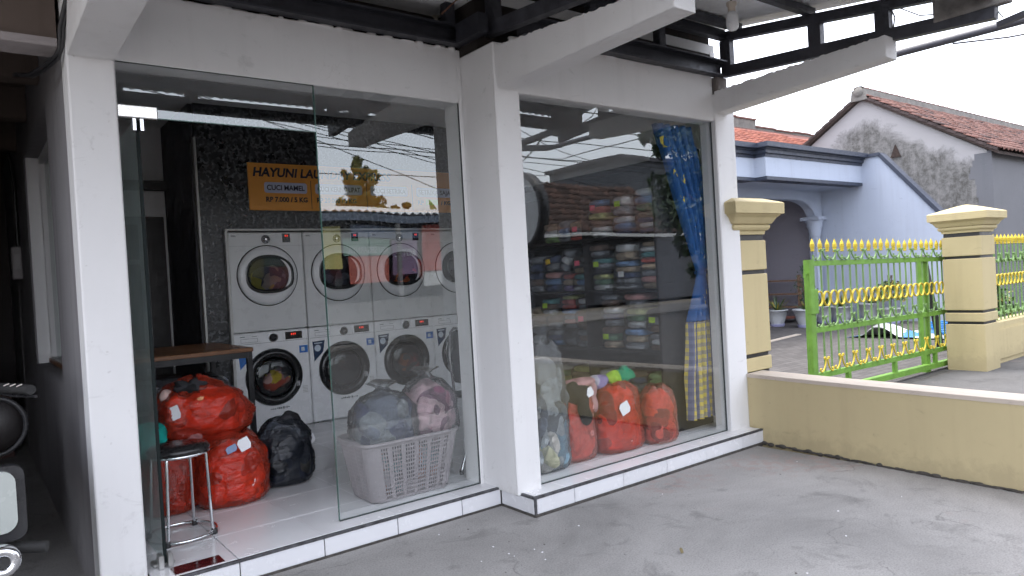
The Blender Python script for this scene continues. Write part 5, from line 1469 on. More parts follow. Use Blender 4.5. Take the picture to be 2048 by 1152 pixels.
# arch beam with bracket, pilaster and capital
m = MB(); m.box(6.5, 15.58, 8.50, 8.72, 2.66, 2.8695)
m.build('porch_beam', BLUEW, HS)
arc = [(15.35, 2.659), (14.75, 2.659)] + [(15.35 - .60 * math.cos(math.radians(a)), 2.02 + .62 * math.sin(math.radians(a))) for a in (75, 60, 45, 30, 15, 0)][::1]
arc = [(15.58, 2.6595), (14.55, 2.6595), (14.80, 2.63), (15.0, 2.57), (15.15, 2.48), (15.24, 2.38), (15.28, 2.30), (15.58, 2.30)]
MB().prism(arc, 8.51, 8.71, 'y').build('arch_bracket', BLUEW, HS)
m = MB(); m.lathe([(.13, .55), (.115, .58), (.105, .62), (.105, 1.80), (.11, 1.84)], (15.42, 8.61, 0), 'z', 16)
for k in range(10):
    a = 2 * math.pi * k / 10; m.bar((15.42 + .108 * math.cos(a), 8.61 + .108 * math.sin(a), .64), (15.42 + .108 * math.cos(a), 8.61 + .108 * math.sin(a), 1.80), .022, .022)
m.build('column', BLUEW, HS)
m = MB(); m.lathe([(.11, 1.84), (.13, 1.86), (.12, 1.90), (.15, 1.98), (.14, 2.02), (.18, 2.10), (.17, 2.14), (.21, 2.22)], (15.42, 8.61, 0), 'z', 16); m.box(15.20, 15.58, 8.39, 8.83, 2.22, 2.2995)
m.build('capital', BLUEW, HS)
MB().bbox(15.22, 15.58, 8.41, 8.81, -.08, .55, .02).build('column_base', BLUEW, HS)
MB().box(11.5, 11.8, 8.5, 8.72, -.08, 2.659).build('porch_post', BLUEW, HS)
MB().prism([(12.2, 2.6595), (11.75, 2.6595), (11.75, 2.35), (11.85, 2.45), (12.0, 2.56)], 8.51, 8.71, 'y').build('arch_bracket', BLUEW, HS)
MB().box(11.95, 12.3, 9.9, 9.999, 2.3, 2.75).build('dark_vent', M('dark_brown', (.05, .03, .025), .7), HS)

# ---- tiled roofs
CLAY = [M('clay_tile_%d' % i, c, .8, 0, .3, 9, .4, 30) for i, c in enumerate(((.150, .068, .052), (.12, .056, .045), (.17, .08, .06), (.07, .042, .038), (.14, .072, .056)))]
MORTAR = M('ridge_mortar', (.155, .147, .135), .95, 0, .35, 5, .5, 25)
TPROF = [(-.115, .012), (-.085, .040), (-.045, .046), (-.005, .030), (.03, .008), (.07, .0), (.105, .008), (.118, .014)]
def tile_geo(L=.30):
    vs = []
    for y, lift in ((0, .022), (L, 0)):
        for x, z in TPROF: vs.append((x, y, z + lift))
    for x, z in TPROF: vs.append((x, 0, z + .022 - .018))
    n = len(TPROF); fs = [(k, k + 1, n + k + 1, n + k) for k in range(n - 1)] + [(2 * n + k, 2 * n + k + 1, k + 1, k) for k in range(n - 1)]
    return vs, fs
tv, tf = tile_geo()
tile_mes = []
for c in CLAY: tile_mes.append(mesh_of(MB().add(tv, tf, 0, True).build('roof_tile', c, None, base=(0, 0, 0))))
def in_view(p, mx=60):
    d = Vector(p) - Vector((0, 0, 1.294)); z = d.dot(_f)
    if z < .1: return False
    x = 1024 + 1423 * d.dot(_r2) / z; y = 576 - 1423 * d.dot(_u2) / z
    return -mx < x < 2048 + mx and -mx < y < 1152 + mx
GH = thing('gable_house', 'old house with mouldy white gable and weathered red tile roof beyond', 'house', (19, 8.4, -.1))
def M_mould():
    m, n, l, b, o = new_mat('mouldy_gable')
    v = coord(n, l)
    a = nz(n, l, v, .8, 9, .75, .6); f2 = nz(n, l, v, 8.5, 8, .8, .3)
    st_ = nz(n, l, coord(n, l, (1, 5.5, .55)), 1.2, 7, .7, .3)
    mm = mixc(n, l, .5, mixc(n, l, .45, a, st_), f2)
    sp = n.new('ShaderNodeSeparateXYZ'); l.new(v, sp.inputs[0])
    # the mould climbs to a ragged line under the verge
    up = math_(n, l, 'MULTIPLY_ADD', math_(n, l, 'ABSOLUTE', sp.outputs[1]), -.64, 5.0)
    dep = math_(n, l, 'SUBTRACT', up, sp.outputs[2])
    edge = ramp(n, l, math_(n, l, 'MULTIPLY_ADD', a, 1.6, math_(n, l, 'SUBTRACT', dep, .85)), [(.10, 0), (.42, 1)])
    dark = ramp(n, l, mm, [(.38, .12), (.50, .6), (.57, 1)])
    k = math_(n, l, 'MULTIPLY', edge, dark)
    c = mixc(n, l, k, (.35, .342, .345), (.06, .06, .06))
    c = mixc(n, l, math_(n, l, 'MULTIPLY', edge, .35), c, (.14, .135, .12))
    c = mixc(n, l, ramp(n, l, f2, [(.62, 0), (.72, .6)]), c, (.26, .245, .20))
    l.new(c, b.inputs['Base Color']); setp(b, rough=.95, spec=.2); bump(n, l, f2, b, .4, .02)
    return m
gab = [(5.80, -.1), (11.0, -.1), (11.0, 3.46), (8.40, 5.14), (5.80, 3.46)]
MB().prism(gab, 17.5, 17.7, 'x').build('gable_wall', M_mould(), GH)
GREYW = M_wall('bare_grey_render', (.135, .138, .15), (.09, .11, .115), .4, .25)
MB().box(17.502, 30, 5.72, 5.80, -.1, 3.44).build('street_wall', GREYW, GH)
MB().box(17.702, 30, 10.9, 11.0, -.1, 3.44).build('rear_wall', GREYW, GH)
m = MB(); r = rnd(3)
for k in range(26):                     # ragged edge where the old plaster ends
    z = -.1 + k * .135; w = .12 + .16 * r.random() + (.12 if z > 2.6 else 0)
    m.box(17.496, 17.4995, 5.715, 5.80 + w, z, z + .134)
m.build('render_patch', GREYW, GH)
MB().prism([(7.55, 3.62), (7.78, 3.62), (7.665, 3.92)], 17.46, 17.499, 'x').build('gable_vent', M('vent_hole', (.035, .022, .018), .9, 0, .5, 20), GH)
sl = math.atan2(5.20 - 3.42, 8.40 - 5.60); LEN = math.hypot(5.20 - 3.42, 2.80)
ROOF = MB()
for s in (1, -1):
    y_e, y_r = 8.40 - s * 2.84, 8.40
    ROOF.add([(17.38, y_e, 3.40), (30, y_e, 3.40), (30, y_r, 5.22), (17.38, y_r, 5.22), (17.38, y_e, 3.34), (30, y_e, 3.34), (30, y_r, 5.15), (17.38, y_r, 5.15)], [(0, 1, 2, 3), (7, 6, 5, 4), (0, 4, 5, 1), (0, 3, 7, 4), (1, 5, 6, 2)])
ROOF = ROOF.build('roof', M('roof_battens', (.05, .035, .03), .9, 0, .3), GH)
rl = world_loc(ROOF); r = rnd(12)
sl2 = math.atan2(5.22 - 3.40, 2.84); rows = 13; step = math.hypot(1.82, 2.84) / rows
cand, far = [], MB()
for j in range(rows):
    d = j * step
    y = 8.40 - 2.84 + math.cos(sl2) * d - .06; z = 3.405 + math.sin(sl2) * d
    for k in range(55):
        x = 17.46 + k * .225
        if in_view((x, y, z), 30): cand.append((x, y, z))
cand.sort(key=lambda p: p[0] ** 2 + p[1] ** 2)
for q, (x, y, z) in enumerate(cand):
    jit = (r.uniform(-.004, .004), r.uniform(-.012, .012), r.uniform(0, .012)); me = r.choice([0, 0, 0, 1, 1, 2, 2, 3, 4])
    rz = r.uniform(-.03, .03)
    if q < 300:
        share(tile_mes[me], 'roof_tile', ROOF, (x - rl.x + jit[0], y - rl.y + jit[1], z - rl.z + jit[2]), (sl2, 0, rz))
    else:
        far.add([(x + v[0], y + jit[1] + v[1] * math.cos(sl2) - v[2] * math.sin(sl2), z + jit[2] + v[1] * math.sin(sl2) + v[2] * math.cos(sl2)) for v in tv], tf, me, True)
if far.v: struct(far.build('far_roof_tiles', CLAY, GH), 'stuff')
# ridge of mortar with cap tiles
m = MB(); m.prism([(8.20, 5.10), (8.60, 5.10), (8.56, 5.36), (8.40, 5.40), (8.24, 5.36)], 17.34, 30, 'x'); m.build('ridge_mortar', MORTAR, GH)
m = MB(); m.lathe([(.001, -.03), (.10, -.02), (.13, .03), (.13, .10)], (17.33, 8.40, 5.30), 'x', 16); m.build('ridge_end', MORTAR, GH)
RC = None
cap_me = mesh_of(MB().add([(x, .13 * math.cos(math.radians(a)), .055 * math.sin(math.radians(a)) + (.012 if x < .05 else 0)) for x in (0, .05, .33) for a in (0, 45, 90, 135, 180)], [(i * 5 + k, i * 5 + k + 1, (i + 1) * 5 + k + 1, (i + 1) * 5 + k) for i in range(2) for k in range(4)], 0, True).build('ridge_tile', CLAY[1], None, base=(0, 0, 0)))
for k in range(40):
    share(cap_me, 'ridge_tile', ROOF, (17.36 + .31 * k - rl.x, 8.40 - rl.y, 5.385 - rl.z))
# verge: dark tile edge down both gable slopes
m = MB()
for s in (1, -1):
    n_ = 15
    for k in range(n_):
        a, b_ = k / n_, (k + 1.1) / n_
        m.bar((17.42, 8.40 - s * 2.84 * (1 - a), 3.40 + 1.82 * a + .035), (17.42, 8.40 - s * 2.84 * (1 - b_), 3.40 + 1.82 * b_ + .012), .13, .06)
m.build('verge', M('verge_dark', (.055, .04, .038), .9, 0, .5, 6, .5, 20), GH)
# red roof of the porch house
RR = thing('red_tile_roof', 'bright red tile roof with grey ridge behind the navy cornice', 'roof', (16, 11, 3.5))
PL2 = MB().add([(6, 9.4, 3.85), (24, 9.4, 3.85), (24, 12.4, 5.38), (6, 12.4, 5.38)], [(0, 1, 2, 3)]).add([(6, 15.4, 3.85), (24, 15.4, 3.85), (24, 12.4, 5.37), (6, 12.4, 5.37)], [(3, 2, 1, 0)]).build('roof_slope', M('red_battens', (.10, .03, .02), .9), RR)
BRIGHT = [M('red_tile_%d' % i, c, .75, 0, .2, 9, .3, 30) for i, c in enumerate(((.25, .07, .04), (.21, .06, .037), (.27, .09, .053)))]
red_mes = [mesh_of(MB().add(tv, tf, 0, True).build('roof_tile', c, None, base=(0, 0, 0))) for c in BRIGHT]
s3 = math.atan2(1.53, 3.0); st = math.hypot(1.53, 3.0) / 13; q = 0; pl = world_loc(PL2)
for j in range(3, 13):
    y = 9.4 + math.cos(s3) * st * j; z = 3.86 + math.sin(s3) * st * j
    for k in range(58):
        x = 12.6 + k * .225
        if not in_view((x, y, z), 10): continue
        d = Vector((x, y, z)) - Vector((0, 0, 1.294)); px = 1024 + 1423 * d.dot(_r2) / d.dot(_f)
        if px < 1450 or q >= 290: continue
        share(r.choice(red_mes), 'roof_tile', PL2, (x - pl.x, y - pl.y, z - pl.z + r.uniform(0, .01)), (s3, 0, r.uniform(-.03, .03))); q += 1
m = MB()
for k in range(18):
    x = 6 + k; zz = 5.42 + (.08 if k < 12.9 else -.14)
    m.box(x, x + .985, 12.28, 12.52, 5.2, zz + .09 + .02 * (k % 2))
m.build('ridge', MORTAR, RR)
m = MB()
for k in range(18): m.box(6 + k - .02, 6 + k + .99, 12.25, 12.55, 5.591 + (.0 if k < 12.9 else -.22) + .02 * (k % 2), 5.635 + (.0 if k < 12.9 else -.22) + .02 * (k % 2))
m.build('ridge_cap', CLAY[0], RR)

# ---- things in the yard
POTM = M('white_pot', (.52, .54, .56), .5, 0, .08); SAU = M('lilac_saucer', (.36, .36, .55), .5)
def leafmat(name, c): return M(name, c, .45, 0, .35, 14)
LG, LY, LD = leafmat('leaf_green', (.055, .11, .03)), leafmat('leaf_yellow', (.30, .25, .03)), leafmat('leaf_dark', (.025, .055, .02))
def blade(m, base, d, L, w, mi=0, bend=.5):
    d = Vector(d).normalized(); s = d.cross(Vector((0, 0, 1))); s = s.normalized() if s.length > .01 else Vector((1, 0, 0))
    p = Vector(base); vs = []
    for k in range(5):
        t_ = k / 4; q = p + d * (L * t_) + Vector((0, 0, -bend * L * t_ * t_ * .6)); ww = w * (1 - t_ ** 2) * (.6 + .8 * t_ if t_ < .5 else 1)
        vs += [q - s * ww / 2, q + s * ww / 2 + Vector((0, 0, .001))]
    m.add(vs, [(2 * k, 2 * k + 1, 2 * k + 3, 2 * k + 2) for k in range(4)], mi, True)
def leafquad(m, c, sz, r, mi=0):
    n_ = Vector((r.gauss(0, 1), r.gauss(0, 1), r.gauss(0, 1) + .5)).normalized(); a = n_.orthogonal().normalized(); a.rotate(Matrix.Rotation(r.uniform(0, 6.28), 3, n_)); b = n_.cross(a); c = Vector(c)
    m.add([c - a * sz, c - b * sz * .38 + n_ * sz * .1, c + a * sz, c + b * sz * .38 + n_ * sz * .1], [(0, 1, 2, 3)], mi)
def potted(x, y, R, H, kind, label, seed, col='w', group='potted plants along the porch'):
    t = thing('potted_plant', label, 'potted plant', (x, y, -.07), group); r = rnd(seed); z0 = -.072
    MB().lathe([(R * .62, z0), (R * .70, z0 + .05), (R * .70, z0 + .055)], (x, y, 0), 'z', 20).build('saucer', SAU, t)
    MB().lathe([(R * .58, z0 + .05), (R * .78, z0 + H * .45), (R * .95, z0 + H * .93), (R * 1.05, z0 + H * .94), (R * 1.05, z0 + H), (R * .92, z0 + H), (R * .88, z0 + H * .9), (.001, z0 + H * .9)], (x, y, 0), 'z', 22).build('pot', POTM, t)
    zt_ = z0 + H * .9; m = MB()
    if kind == 'spiky':
        for k in range(46):
            a = r.uniform(0, 6.28); e = r.uniform(.3, 1.3)
            blade(m, (x + .02 * math.cos(a), y + .02 * math.sin(a), zt_), (math.cos(a) * math.cos(e), math.sin(a) * math.cos(e), math.sin(e)), r.uniform(.22, .48), .035, r.choice((0, 0, 1)), r.uniform(.1, .5))
    elif kind == 'tall':
        for k in range(22): 
            a = r.uniform(0, 6.28); e = r.uniform(.5, 1.2); blade(m, (x, y, zt_), (math.cos(a) * math.cos(e), math.sin(a) * math.cos(e), math.sin(e)), r.uniform(.2, .36), .05, r.choice((0, 1)), .3)
        for k in range(260):
            h = r.uniform(.15, .95); rad = .20 * math.sin(math.pi * min(1, h / 1.0)) + .03; a = r.uniform(0, 6.28)
            leafquad(m, (x + r.gauss(0, .5) * rad, y + r.gauss(0, .5) * rad, zt_ + h), .035, r, 2)
    else:
        for k in range(520):
            a = r.uniform(0, 6.28); e = r.uniform(-.3, 1.4); q = r.uniform(.55, 1) * .34
            leafquad(m, (x + q * math.cos(a) * math.cos(e), y + q * math.sin(a) * math.cos(e), zt_ + .26 + q * math.sin(e)), .05, r, r.choice((0, 1, 1, 2)))
    m.build('foliage', [LG, LY, LD], t)
    if kind != 'spiky':
        st_ = MB()
        for k in range(4): st_.tube([(x, y, zt_), (x + r.uniform(-.05, .05), y + r.uniform(-.05, .05), zt_ + .3), (x + r.uniform(-.12, .12), y + r.uniform(-.12, .12), zt_ + .7)], .008, 5)
        st_.build('stem', M('stem_%d' % seed, (.10, .07, .04), .8), t)
    return t
potted(13.95, 8.75, .22, .36, 'spiky', 'white potted spiky plant beside the pillar against the shop', 1)
potted(13.9, 8.05, .26, .38, 'tall', 'white potted tall shrub just left of the gate lock', 2)
potted(14.9, 8.20, .24, .38, 'spiky', 'white pot with teal-green spiky plant behind the gate post', 3)
potted(15.0, 7.85, .23, .36, 'spiky', 'white potted yellowish spiky plant, third behind the gate', 4)
potted(15.15, 7.30, .25, .42, 'spiky', 'white square-shouldered pot with spiky plant by the blue wall', 5)
potted(15.05, 6.85, .24, .32, 'bush', 'bushy yellow croton in a pot by the blue wing wall', 6)
t = thing('croton_bush', 'yellow-flowered green bush behind the iron fence at the right edge', 'bush', (11.4, 3.85, -.07))
m = MB(); r = rnd(66)
for k in range(900):
    a = r.uniform(0, 6.28); e = r.uniform(-.6, 1.5); q = r.uniform(.4, 1) * .48
    leafquad(m, (11.4 + 1.7 * q * math.cos(a) * math.cos(e), 3.95 + .7 * q * math.sin(a) * math.cos(e), .50 + q * math.sin(e)), .06, r, r.choice((0, 0, 0, 1, 2)))
m.build('foliage', [LG, LY, LD], t)
m = MB()
for k in range(5): m.tube([(11.4 + r.uniform(-.4, .4), 3.95, -.08), (11.4 + r.uniform(-.5, .5), 3.95, .6)], .014, 6)
m.build('stem', M('bush_stem', (.10, .07, .04), .8), t)
# wooden rack on the porch
WR = thing('wooden_rack', 'brown wooden slatted rack against the porch wall by the pillar', 'rack', (15.2, 9.4, -.07))
WM = M_wood('old_rack_wood', (.20, .12, .08))
for y in (8.95, 9.95): MB().box(15.2, 15.26, y - .03, y + .03, -.07, 1.0).build('upright', WM, WR)
for z in (.25, .55, .86): MB().box(15.06, 15.30, 8.921, 9.979, z, z + .035).build('shelf_slat', WM, WR)
MB().box(14.75, 15.19, 8.95, 9.95, .02, .06).build('low_board', M_wood('reddish_board', (.20, .08, .06)), WR)
# tarpaulin: crumpled striped sheet
TP = thing('striped_tarpaulin', 'crumpled blue, white and grey striped tarpaulin on the yard paving', 'tarpaulin', (12.3, 5.3, -.07))
vs, fs = [], []; NX, NY = 60, 36
for j in range(NY + 1):
    for i in range(NX + 1):
        u, v = i / NX, j / NY
        p0 = Vector((12.15, 6.30)); px_ = Vector((.10, -1.75)); py_ = Vector((1.6, -.35))
        xy = p0 + px_ * u + py_ * v * (.55 + .45 * u)
        h = .02 + .16 * max(0, noise.noise(Vector((u * 3.1, v * 2.2, 1.7)))) + .13 * math.exp(-((u - .30) / .16) ** 2) * math.exp(-((v - .12) / .22) ** 2) + .03 * noise.noise(Vector((u * 9, v * 9, 0)))
        h *= min(1, 6 * u + .15) 
        vs.append((xy.x, xy.y, -.068 + max(.003, h)))
mi = []
for j in range(NY):
    for i in range(NX):
        fs.append((j * (NX + 1) + i, j * (NX + 1) + i + 1, (j + 1) * (NX + 1) + i + 1, (j + 1) * (NX + 1) + i))
        k = (i + (j // 3)) % 30; mi.append(0 if k < 7 else (1 if k < 15 else (2 if k < 22 else 1)))
m = MB().add(vs, fs, 0, True); m.m = mi
o = m.build('sheet', [M('tarp_blue', (.03, .17, .45), .5, 0, .15), M('tarp_white', (.50, .52, .54), .5, 0, .12), M('tarp_grey', (.22, .23, .24), .5, 0, .15)], TP)
md = o.modifiers.new('thickness', 'SOLIDIFY'); md.thickness = .004
# coiled hose
HO = MB(); pts = []
for k in range(90):
    a = k * .42; R_ = .30 + .10 * math.sin(k * .9); pts.append((13.2 + R_ * 1.2 * math.cos(a), 5.0 + R_ * math.sin(a) * .8, -.045 + .0022 * k))
HO.tube(pts, .016, 6)
tag(HO.build('garden_hose', M('blue_hose', (.02, .20, .52), .4)), 'blue garden hose coiled beside the far gate pillar', 'hose')
# black leaning pole behind the gate
m = MB(); m.bar((11.15, 4.4, -.07), (10.72, 4.40, 1.28), .06, .09); tag(m.build('leaning_pole', BLACKMAT), 'dark leaning timber seen through the gate beside the far pillar', 'pole')
# flakes, leaf and crumbs on the concrete
r = rnd(101); m = MB()
for k in range(42):
    x = r.uniform(.8, 4.3); y = r.uniform(1.0, 2.95); s_ = r.uniform(.0015, .0045)
    if k % 3 == 0: x = r.uniform(1.8, 2.5); y = r.uniform(2.5, 3.2) if x < 2.35 else r.uniform(2.5, 2.98)
    a = r.uniform(0, 3.1)
    m.bar((x, y, .0025), (x + s_ * 2 * math.cos(a), y + s_ * 2 * math.sin(a), .003), s_ * 1.3, .002, 0 if r.random() < .6 else 1)
struct(tag(m.build('paint_flakes', [PAPER, M('dark_crumb', (.06, .05, .04), .9)]), 'small white paint flakes and crumbs strewn on the concrete', 'debris'), 'stuff')
m = MB(); r = rnd(5)
for k in range(3): blade(m, (2.52, 2.12, .004), (r.uniform(-1, 1), r.uniform(-1, 1), .9), .045, .018, 0, .8)
tag(m.build('dry_leaf', M('dry_leaf_brown', (.14, .11, .05), .8)), 'small curled dry leaf on the concrete in front of the step', 'leaf')
# ================================================================ across the street: seen only as reflections in the glass
def crown(name, c, rx, ry, rz, n, sz, seed, mats, parent, gap=.0):
    r = rnd(seed); m = MB()
    cl_ = [(Vector((r.gauss(0, .55), r.gauss(0, .55), r.gauss(0, .5))), r.uniform(.10, .34)) for _ in range(44)]
    for k in range(n):
        q, R = r.choice(cl_)
        d = Vector((r.gauss(0, 1), r.gauss(0, 1), r.gauss(0, 1))).normalized() * R * r.uniform(.6, 1)
        p = q + d
        leafquad(m, (c[0] + rx * p.x, c[1] + ry * p.y, c[2] + rz * p.z), sz * r.uniform(.7, 1.3), r, r.randrange(len(mats)))
    return m.build(name, mats, parent)
LT = [leafmat('tree_leaf_a', (.16, .165, .035)), leafmat('tree_leaf_b', (.10, .115, .03)), leafmat('tree_leaf_c', (.22, .20, .05))]
LDK = [leafmat('dark_leaf_a', (.03, .055, .025)), leafmat('dark_leaf_b', (.045, .075, .03))]  # dark green leaf tones
BARK = M('bark', (.10, .075, .05), .9, 0, .3, 6, .5, 20)
def tree(label, x, y, h, rx, rz, mats, seed, n=3800, sz=.16, group=None):
    t = thing('roadside_tree', label, 'tree', (x, y, -.1), group); r = rnd(seed)
    m = MB(); m.tube([(x, y, -.15), (x + .08, y, h * .3), (x - .05, y + .05, h * .6), (x, y, h * .9)], .1, 8, rs=[.16, .13, .09, .03])
    for k in range(7):
        a = r.uniform(0, 6.28); z = h * r.uniform(.4, .75); m.tube([(x, y, z), (x + rx * .35 * math.cos(a), y + rx * .35 * math.sin(a), z + rz * .3), (x + rx * .7 * math.cos(a), y + rx * .7 * math.sin(a), z + rz * .55)], .04, 6, rs=[.06, .04, .015])
    m.build('trunk', BARK, t); crown('crown', (x, y, h), rx, rx, rz, n, sz, seed + 1, mats, t)
tree('bushy round tree above the awning across the street, mirrored in the glass', 9.15, -12.2, 3.95, .66, .80, LT, 3, 6500, .075)
tree('low spreading shrub tree left of the round tree, mirrored in the glass', 9.9, -12.6, 3.35, .9, .45, LT, 8, 6000, .085)
tree('dark leafy tree mirrored behind the curtain', 17.7, -6.9, 3.9, 1.4, 2.2, LDK, 14, 5200)
tree('tall leafy tree at the far roadside mirrored above the curtain', 20.9, -9.6, 6.0, 1.6, 1.8, LDK, 17, 3600)
def banana(label, x, y, h, seed):
    t = thing('banana_plant', label, 'banana plant', (x, y, -.1), 'banana plants across the street'); r = rnd(seed)
    m = MB(); m.tube([(x, y, -.1), (x, y, h * .5), (x + .05, y, h * .75)], .1, 8, rs=[.16, .12, .06]); m.build('stalk', M('banana_stalk_%d' % seed, (.14, .16, .05), .7), t)
    m = MB()
    for k in range(11):
        a = r.uniform(0, 6.28); e = r.uniform(.5, 1.35); L = r.uniform(1.0, 1.7)
        blade(m, (x, y, h * .7), (math.cos(a) * math.cos(e), math.sin(a) * math.cos(e), math.sin(e)), L, .42, r.randrange(3), r.uniform(.4, 1.1))
    m.build('leaves', LT, t)
banana('banana plant with broad torn leaves mirrored at the right of the left glass', 10.75, -12.0, 3.75, 4)
banana('banana plant nearest the pillar, mirrored at the edge of the left glass', 11.75, -11.8, 4.1, 9)
# stall with awning and banners
KI = thing('street_stall', 'drink stall with corrugated awning and coloured banners across the street', 'stall', (8.2, -9.3, 0))
KD = M('stall_dark', (.05, .05, .06), .8, 0, .2)
MB().box(5.2, 11.2, -10.6, -10.5, 0, 3.34).box(5.2, 5.3, -10.5, -8.6, 0, 2.9).box(11.1, 11.2, -10.5, -8.6, 0, 2.9).build('stall_wall', KD, KI)
xs_ = [5.0 + .05 * i for i in range(129)]; vs, fs = [], []
for x in xs_:
    c = .03 * math.cos(2 * math.pi * x / .20)
    vs += [(x, -8.0, 3.02 + c), (x, -10.7, 3.42 + c)]
for i in range(len(xs_) - 1): fs.append((2 * i, 2 * i + 2, 2 * i + 3, 2 * i + 1))
o = MB().add(vs, fs, 0, True).build('awning', ZINC, KI); md = o.modifiers.new('thickness', 'SOLIDIFY'); md.thickness = .012
MB().box(5.0, 11.4, -8.05, -7.99, 2.80, 2.975).build('awning_beam', M('blue_grey_beam', (.12, .15, .20), .6), KI)
for x in (5.3, 8.2, 11.1): MB().box(x - .05, x + .05, -8.1, -8.0, -.02, 2.80).build('awning_post', M('post_grey', (.20, .20, .20), .6), KI)
def banner(name, x0, x1, z0, z1, col, y=-8.3):
    return MB().box(x0, x1, y, y + .02, z0, z1).build(name, M(name + '_vinyl', col, .5, 0, .08, 2), KI)
banner('blue_banner', 7.1, 8.9, 2.45, 2.72, (.18, .24, .36))
banner('yellow_banner', 6.35, 6.85, 1.75, 2.7, (.60, .55, .18))
banner('green_banner', 6.9, 8.05, 2.05, 2.42, (.22, .38, .28))
bn = banner('red_banner', 7.0, 8.0, 1.40, 2.03, (.55, .14, .10))
bn2 = banner('violet_banner', 8.12, 8.85, 1.55, 2.40, (.30, .20, .32))
bn3 = banner('tall_red_banner', 9.0, 9.55, 1.6, 2.78, (.55, .10, .07))
banner('white_board', 9.0, 9.55, 1.25, 1.58, (.60, .60, .58))
WT = M('white_lettering', (.75, .75, .75), .6)
text('lettering', 'ROYAL', .26, (8.80, -8.275, 1.98), (-1, 0, 0), (0, 0, 1), WT, KI, width=.62, bold=.006)
text('lettering', 'ASLI SEGARNYA', .2, (8.0, -8.275, 2.10), (-1, 0, 0), (0, 0, 1), WT, KI, width=1.0, bold=.004)
MB().box(5.6, 10.9, -9.6, -9.0, 0, .95).build('counter', M('stall_counter', (.32, .30, .28), .6), KI)
for k, (x, c) in enumerate(((8.95, (.35, .03, .03)), (9.02, (.30, .05, .02)))):
    MB().sup((x, -8.4, 1.75 - .18 * k), .10, .10, .15, 1, 1, 14, 10).build('hanging_pack', M('stall_pack_%d' % k, c, .5), KI)
# tiled house across the street
OH = thing('opposite_house', 'brown tiled house with white eave across the street, mirrored in right glass', 'house', (20, -15, 0))
MB().box(16.8, 34, -18, -14.6, 0, 2.9).build('wall', M_wall('opposite_wall', (.10, .105, .12), (.06, .06, .06), .4, .3), OH)
RO = MB().add([(16.2, -13.7, 2.88), (25, -13.7, 2.88), (25, -16.6, 5.2), (16.2, -16.6, 5.2)], [(3, 2, 1, 0)]).add([(16.2, -19.5, 2.88), (25, -19.5, 2.88), (25, -16.6, 5.19), (16.2, -16.6, 5.19)], [(0, 1, 2, 3)]).build('roof', M('opp_battens', (.08, .05, .04), .9), OH)
OT = [M('brown_tile_%d' % i, c, .85, 0, .25, 8) for i, c in enumerate(((.07, .042, .035), (.05, .032, .028), (.09, .052, .042)))]
otm = [mesh_of(MB().add([(v[0] * 1.6, v[1] * 1.6, v[2] * 1.6) for v in tv], tf, 0, True).build('roof_tile', c, None, base=(0, 0, 0))) for c in OT]
so = math.atan2(2.32, 2.9); ol = world_loc(RO); r = rnd(31)
for j in range(9):
    d = j * .41
    for k in range(24): share(r.choice(otm), 'roof_tile', RO, (16.5 + .36 * k - ol.x, -13.72 - math.cos(so) * d - ol.y, 2.90 + math.sin(so) * d - ol.z), (so, 0, math.pi + r.uniform(-.02, .02)))
MB().box(16.2, 25, -13.68, -13.6, 2.74, 2.87).build('eave_board', M('white_eave', (.60, .61, .62), .6, 0, .1), OH)
for x in (17.3, 18.4, 19.5, 21.5): MB().bar((x, -13.75, 2.72), (x, -14.58, 2.1), .07, .07).build('eave_brace', M('brace_dark', (.05, .05, .05), .7), OH)
for x in (17.2, 19.2, 21.4): MB().box(x, x + 1.1, -14.6, -14.56, .0, 2.1).build('door', M('opp_door_%d' % int(x), (.035, .035, .04), .5), OH)
TBK = thing('tall_building', 'plain grey taller building behind the tiled house, mirrored in right glass', 'building', (25, -20, 0))
MB().box(26.4, 46, -24, -18.5, 0, 7.0).build('wall', M_wall('tall_grey_wall', (.10, .107, .12), (.06, .06, .06), .4, .3), TBK)
MB().box(26.2, 46.2, -24.2, -18.3, 7.0, 7.2).build('parapet', KD, TBK)
# poles and wires
for i, (x, y, h, lb) in enumerate(((19.5, -18.9, 7.6, 'utility pole with crossarm beyond the tiled house, mirrored in right glass'), (1.2, -9.3, 8.0, 'utility pole on the far pavement straight across from the shop'), (10.2, -9.0, 6.6, 'slim utility pole by the stall, mirrored near the pillar'))):
    t = thing('utility_pole', lb, 'utility pole', (x, y, -.1), 'utility poles')
    MB().tube([(x, y, -.2), (x, y, h)], .1, 10, rs=[.12, .07]).build('mast', M('pole_concrete_%d' % i, (.10, .10, .10), .8), t)
    for dz in (.25, .7): MB().bar((x - .55, y, h - dz), (x + .55, y, h - dz), .07, .07).build('crossarm', KD, t)
    for dx in (-.5, -.2, .2, .5): MB().lathe([(.03, 0), (.04, .05), (.02, .10)], (x + dx, y, h - .21), 'z', 8).build('insulator', KD, t)
WIRE = M('wire_black', (.02, .02, .022), .6)
r = rnd(8)
